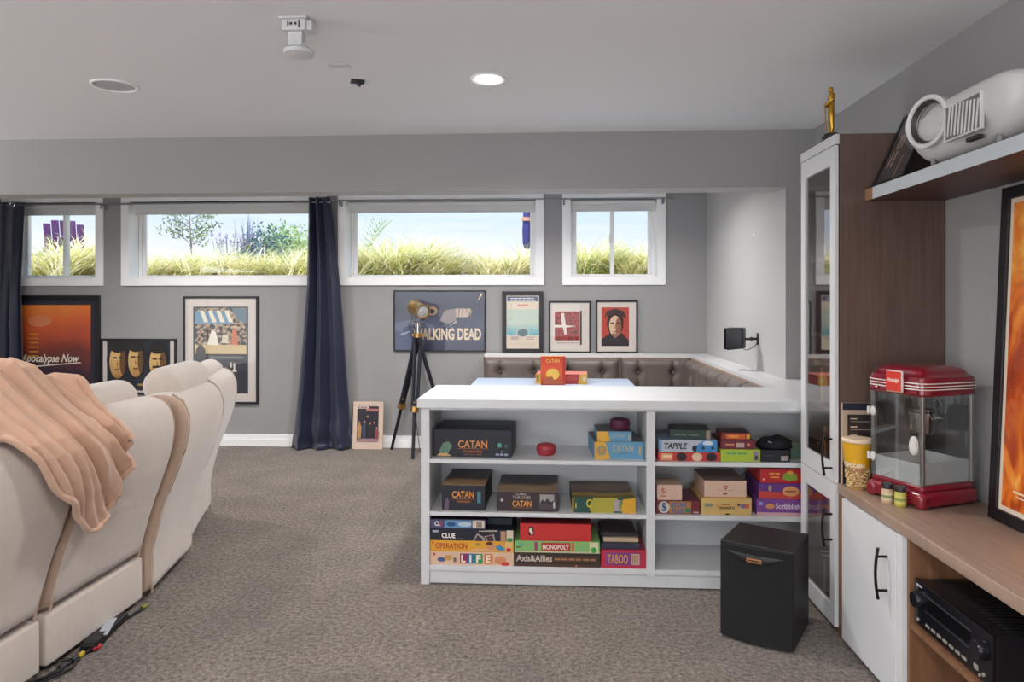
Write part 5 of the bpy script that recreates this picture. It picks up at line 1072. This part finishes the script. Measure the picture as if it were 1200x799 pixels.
# popcorn cup
cp = thing('popcorn_cup', 'yellow popcorn tub with white rim and popcorn print beside the machine', 'cup', (1.341, 3.150, CT))
MB().lathe([(.040, 0), (.042, .004), (.050, .10), (.0595, .205), (.057, .205), (.046, .09), (.038, .006), (.001, .006)], seg=36, cap=False).build('tub', mat('yellow_tub', 'd9a31a', .4), cp, smooth=True)
MB().lathe([(.0598, .200), (.0635, .203), (.064, .212), (.060, .217), (.001, .219)], seg=36).build('lid', mat('cream_lid', 'e3cdb0', .45), cp, smooth=True)
pk = MB(); rr = random.Random(3)
def tubr(z): return .042+(z-.004)*(.0595-.042)/.2
pk2 = MB(); pk2.lathe([(tubr(.004)+.0004, .004), (tubr(.095)+.0004, .095)], seg=36, cap=False); pk2.build('print_band', mat('tan_band', 'a57a52', .6), cp, smooth=True)
for k in range(170):
    th = rr.uniform(R(165), R(330)); z = rr.uniform(.008, .10-.03*abs(math.sin(th*3))); r_ = tubr(z)+.0012; s_ = rr.uniform(.003, .0055)
    pk.lathe([(s_*.2, -s_*.6), (s_, 0), (s_*.2, s_*.6)], c=(r_*math.cos(th), r_*math.sin(th), z), seg=5)
pk.build('popcorn_print', mat('popcorn_cream', 'd9c08a', .7), cp)
tt = text_bm('POPCORN', .10, .020, bold=.04); tt.transform(Matrix.Translation((-.078, 0, .094)))
for v in tt.verts:
    th = R(-105)+v.co.x/.052; v.co = Vector(((tubr(v.co.z)+.002)*math.cos(th), (tubr(v.co.z)+.002)*math.sin(th), v.co.z))
mb = MB(); mb.merge(tt); mb.build('lettering', flat('e8dccb'), cp)
# menu card
t_ = thing('recipe_box', 'upright card box with a black menu panel behind the popcorn tub', 'box', (1.300, 3.205, CT), 0)
MB().box((0, 0, 0), (.15, .018, .362), bev=.001).build('carton', mat('tan_card', 'b39c88', .6), t_)
art(t_, [('r', 0, .915, 1, 1, '1d2238'), ('r', 0, .0, .12, .28, '1d1f2c'), ('r', .14, .30, .95, .86, '28201f'), *[('r', .22, .80-.10*k, .42, .815-.10*k, 'cdb8a4') for k in range(5)], *[('r', .22, .77-.10*k, .80, .778-.10*k, '9c8878') for k in range(5)]], .15, .362)
# spice jars
for k, (px, py, ang, cap_, fill, lb_) in enumerate(((1039.5, 592, -20, '191a1e', 'c9a886', 'small jar of pale seasoning with a black cap, beside the popcorn machine door'), (1054.5, 596, 10, '191a1e', 'b3ab4a', 'small yellow-green seasoning jar with a black cap at the front of the machine'))):
    p = onZ(px, py-3, CT)
    j = thing('seasoning_jar', lb_, 'jar', (p.x+.002, p.y, CT), R(ang), 'seasoning jars by the popcorn machine')
    MB().lathe([(.020, 0), (.0215, .003), (.0215, .055), (.018, .060), (.018, .063)], seg=28).build('jar_body', mat('jar_'+fill, fill, .3, coat=.5), j, smooth=True)
    MB().lathe([(.0212, .060), (.0216, .062), (.0216, .078), (.0205, .0795), (.001, .0795)], seg=28).build('cap', mat('cap_'+cap_, cap_, .4), j, smooth=True)
    MB().lathe([(.0218, .012), (.0218, .045)], seg=28, cap=False).build('label_band', mat('lab_'+fill, {'c9a886': 'cdbb9c', 'b3ab4a': 'c2bd62'}[fill], .5), j, smooth=True)
    MB().lathe([(.0221, .024), (.0221, .034)], seg=28, cap=False).build('label_stripe', mat('stripe_green', '7d8a4c', .5), j, smooth=True)

# ================================================================== GARDEN SEEN THROUGH THE WINDOWS
GZ = 1.66
struct(MB().box((-30, YB+.35, 1.3), (20, 40, GZ)), 'ground', mat('garden_soil', '9c8a6c', 1, var=.2))
def gmat(name, c1, c2, rough=.7):
    m_ = bpy.data.materials.new(name); m_.use_nodes = True; t = m_.node_tree; b = t.nodes['Principled BSDF']; b.inputs['Roughness'].default_value = rough
    g = N(t, 'ShaderNodeNewGeometry'); r = N(t, 'ShaderNodeValToRGB'); t.links.new(g.outputs['Random Per Island'], r.inputs[0])
    r.color_ramp.elements[0].color = lin(c1); r.color_ramp.elements[1].color = lin(c2); t.links.new(r.outputs[0], b.inputs['Base Color'])
    tl_ = N(t, 'ShaderNodeBsdfTranslucent'); t.links.new(r.outputs[0], tl_.inputs[0]); mx_ = N(t, 'ShaderNodeMixShader'); mx_.inputs[0].default_value = .35
    o_ = t.nodes['Material Output']; t.links.new(b.outputs[0], mx_.inputs[1]); t.links.new(tl_.outputs[0], mx_.inputs[2]); t.links.new(mx_.outputs[0], o_.inputs[0]); return m_
STRAW = gmat('straw_grass', 'f3eab0', 'fffdf0'); GREEN = gmat('green_grass', '8fa848', 'ece79a')
def blade(bm, base, az, L_, lean, w_, mi):
    d = Vector((math.cos(az), math.sin(az), 0)); s_ = Vector((-d.y, d.x, 0)); n_ = 5; prev = None
    for k in range(n_+1):
        t_ = k/n_; p = base+d*(L_*lean*t_**1.6)+Vector((0, 0, L_*(t_-.55*lean*t_**2.4))); ww = w_*(1-t_)**.7+.0006
        a, b_ = bm.verts.new(p-s_*ww), bm.verts.new(p+s_*ww)
        if prev: bm.faces.new((prev[0], prev[1], b_, a)).material_index = mi
        prev = (a, b_)
def tufts(label, xa, xb, ytop_px, n_, seed, dens=1.0, green=.35, mound=True):
    rr = random.Random(seed); mb = MB()
    for k in range(n_):
        x = rr.uniform(xa, xb); y = rr.uniform(7.95, 8.9); zt = 1.5+(355-ytop_px+4)/F*y; Lm = (zt-GZ)*1.55*(.62+.5*math.sin(math.pi*(x-xa)/(xb-xa))) if mound else (zt-GZ)*1.5*rr.uniform(.8, 1.1)
        for j in range(int(80*dens)):
            az = rr.uniform(0, 2*math.pi); base_ = Vector((x+rr.gauss(0, .05), y+rr.gauss(0, .05), GZ-.02)); L_ = Lm*rr.uniform(.65, 1.22)
            if base_.y+1.25*L_*math.sin(az) < 7.6: az = -az
            blade(mb.bm, base_, az, L_, rr.uniform(.55, 1.25), .008, 1 if rr.random() < green else 0)
    for v in mb.bm.verts: v.co.y = max(v.co.y, 7.56)
    o = mb.build('ornamental_grass', [STRAW, GREEN]); tag(o, label, 'grass', kind='stuff')
def X82(px): return Xat(px, 8.2)
tufts('pale yellow ornamental grass outside the smallest left window', X82(20), X82(118), 286, 26, 1)
tufts('long bank of straw-yellow ornamental grass outside the second window', X82(170), X82(372), 297, 54, 2, mound=False)
tufts('mounded yellow-green ornamental grass in the left half of the third window', X82(414), X82(528), 286, 36, 3, green=.5)
tufts('low sparse straw grass in the right half of the third window', X82(552), X82(640), 297, 22, 4, green=.2)
tufts('dark green and yellow arching grass in the left pane of the right window', X82(662), X82(722), 291, 20, 5, green=.75)
tufts('straw-coloured arching grass in the right pane of the right window', X82(722), X82(782), 295, 18, 6, green=.25)
def leafblob(mb, c_, r_, n_, size, rr, mi=0, flatz=1.0):
    for k in range(n_):
        v = Vector((rr.gauss(0, 1), rr.gauss(0, 1), rr.gauss(0, 1))).normalized()*rr.uniform(.3, 1)**.6
        p = Vector(c_)+Vector((v.x*r_, v.y*r_, v.z*r_*flatz)); a = Vector((rr.gauss(0, 1), rr.gauss(0, 1), rr.gauss(0, 1))).normalized(); b_ = a.cross(Vector((rr.gauss(0, 1), rr.gauss(0, 1), rr.gauss(0, 1)))).normalized()*.45
        mb.quad([p-a*size, p-b_*size, p+a*size, p+b_*size], mi)
def plant(name, label, cat, px, pyb, pyt, Y, fn, group=None):
    b_ = onY(px, pyb, Y); tp = onY(px, pyt, Y); t_ = thing(name, label, cat, (b_.x, Y, GZ)); fn(t_, b_.z-GZ, tp.z-GZ, random.Random(int(px))); return t_
BARK = mat('bark', '8a7a86', .8)
def tree(t_, zb, zt, rr):
    mb = MB(); mb.tube([(0, 0, 0), (.03, 0, zb), (.0, 0, zt-.05)], [.02, .014, .005], 8)
    tips = []
    for k in range(11):
        z = zb+(zt-zb)*(.15+.75*k/11); s_ = -1 if k % 2 else 1; tip = Vector((s_*rr.uniform(.14, .36), rr.uniform(-.2, .2), z+rr.uniform(.0, .14))); tips.append(tip); mb.tube([(0, 0, z-.05), (tip*.5+Vector((0, 0, z*.5-.01))), tip], [.007, .005, .003], 6)
    mb.build('trunk', BARK, t_, smooth=True)
    mb = MB()
    for tp in tips+[Vector((0, 0, zt))]+[q*.6+Vector((0, 0, q.z*.4)) for q in tips]: leafblob(mb, tp, .13, 20, .034, rr)
    mb.build('foliage', gmat('tree_leaf', '7f9a86', 'b7c8a0'), t_)
plant('young_tree', 'slender young tree with sparse grey-green leaves in the second window', 'tree', 222, 291, 246, 11, tree)
def spikes(t_, zb, zt, rr):
    mb = MB()
    for k in range(34): blade(mb.bm, Vector((rr.gauss(0, .05), rr.gauss(0, .05), 0)), rr.uniform(0, 6.28), zt*rr.uniform(.7, 1.1), rr.uniform(.0, .22), .012, 0)
    mb.build('leaf_blades', gmat('blue_blade', '6d87a8', 'a3b5c8'), t_)
plant('spiky_plant', 'tall blue-grey spiky plant in the second window', 'plant', 291, 292, 250, 9.8, spikes)
def bush(col, w_):
    def fn(t_, zb, zt, rr):
        mb = MB(); h_ = zt; cz = h_*.55
        for k in range(9): leafblob(mb, (rr.uniform(-w_, w_)*.7, rr.uniform(-.2, .2), cz+rr.uniform(-.3, .3)*h_*.5), h_*.30, 110, .034, rr)
        mb.build('foliage', gmat('leaf_'+col[0], *col), t_); mb = MB(); mb.tube([(0, 0, 0), (0, 0, cz)], .02, 8); mb.build('stem', BARK, t_)
    return fn
plant('dark_shrub', 'dark blue-green shrub beside the spiky plant in the second window', 'shrub', 308, 292, 252, 10, bush(('46627a', '7d9a9c'), .22))
plant('green_shrub', 'bright green shrub beside the navy curtain in the second window', 'shrub', 332, 292, 255, 10.4, bush(('8fb873', 'c8dcae'), .32))
plant('green_shrub', 'pale green loose shrub half hidden by the navy curtain', 'shrub', 357, 292, 255, 10.6, bush(('a8c489', 'dce8c4'), .3))
def flowers(t_, zb, zt, rr):
    mb = MB(); mb2 = MB()
    for k in range(26):
        x, y, z = rr.uniform(-.28, .28), rr.uniform(-.15, .15), zt*rr.uniform(.82, 1.05); mb.tube([(x*.4, y*.4, 0), (x, y, z)], .003, 5); leafblob(mb2, (x, y, z), .035, 9, .016, rr)
    mb.build('stems', gmat('stem_green', '8aa06a', 'b0bd8a'), t_); mb2.build('blossoms', gmat('lilac', '8d78a8', 'c8b4d8'), t_)
plant('lilac_flowers', 'clump of lilac flowers at the foot of the spiky plant', 'flowers', 272, 292, 276, 9.6, flowers)
def palm(t_, zb, zt, rr):
    mb = MB(); mb.tube([(0, 0, 0), (0, 0, zt*.45)], .012, 8); mb.build('stem', BARK, t_)
    mb = MB()
    for k in range(14):
        az = rr.uniform(-1.2, 1.2) if k < 9 else rr.uniform(2, 4); d = Vector((math.cos(az), math.sin(az), 0)); L_ = rr.uniform(.25, .42); z0_ = zt*.35+rr.uniform(0, .1)
        for q in range(9):
            p = d*(L_*q/9)+Vector((0, 0, z0_+(zt-z0_)*1.3*(q/9)*(1-.35*q/9)))
            for s_ in (-1, 1):
                e_ = p+Vector((-d.y, d.x, 0))*s_*.055+d*.06+Vector((0, 0, .035)); mb.quad([p, p+d*.014, e_, e_-d*.012])
    mb.build('fronds', gmat('frond', '7ea87a', 'b8d0a4'), t_)
plant('feathery_shrub', 'feathery green fronds at the left edge of the third window', 'shrub', 424, 300, 250, 9.0, palm)
def umb(t_, zb, zt, rr):
    mb = MB(); mb.cyl((0, 0, 0), (0, 0, zt+.5), .016, 12); mb.build('pole', WHITE, t_, smooth=True)
    mb = MB(); mb.lathe([(.03, zb), (.062, zb+.08), (.07, zb+.25), (.055, zt-.15), (.06, zt+.2), (.02, zt+.5)], seg=10, cap=False)
    for i, v in enumerate(mb.bm.verts):
        if i % 2: v.co.x *= .75; v.co.y *= .75
    mb.build('folded_canopy', mat('purple_canvas', '3b3a86', .7), t_)
    MB().lathe([(.066, zt-.22), (.066, zt-.17)], seg=12).build('tie_strap', mat('peach_strap', 'd9a08c', .7), t_)
plant('closed_umbrella', 'closed purple garden umbrella at the right edge of the third window', 'umbrella', 617, 292, 240, 9.4, umb)
# purple garden chair
p = onY(79, 290, 9.6)
gc = thing('garden_chair', 'purple slatted garden chair outside the smallest left window', 'chair', (p.x, 9.6, GZ), R(205))
PUR = mat('purple_paint', '7a4f96', .6)
for k in range(5): MB().box((-.24+.1*k, .0, .28), (-.15+.1*k, .022, .98+(.05 if 0 < k < 4 else 0)), bev=.008, rot=Matrix.Rotation(R(-18), 3, 'X'), piv=(0, 0, .28)).build('back_slat', PUR, gc)
MB().box((-.28, -.02, .56), (.28, .0, .62), rot=Matrix.Rotation(R(-18), 3, 'X'), piv=(0, 0, .28)).build('cross_rail', PUR, gc)
for k in range(4): MB().box((-.26, -.12-.11*k, .30+.02*k), (.26, -.03-.11*k, .32+.02*k), bev=.004).build('seat_slat', PUR, gc)
for s_ in (-1, 1):
    MB().box((s_*.36-.06, -.5, .50), (s_*.36+.06, .22, .525), bev=.008).build('armrest', PUR, gc); MB().box((s_*.30-.015, -.46, 0), (s_*.30+.015, -.36, .5)).build('leg', PUR, gc); MB().box((s_*.30-.015, .12, 0), (s_*.30+.015, .2, .5)).build('leg', PUR, gc)
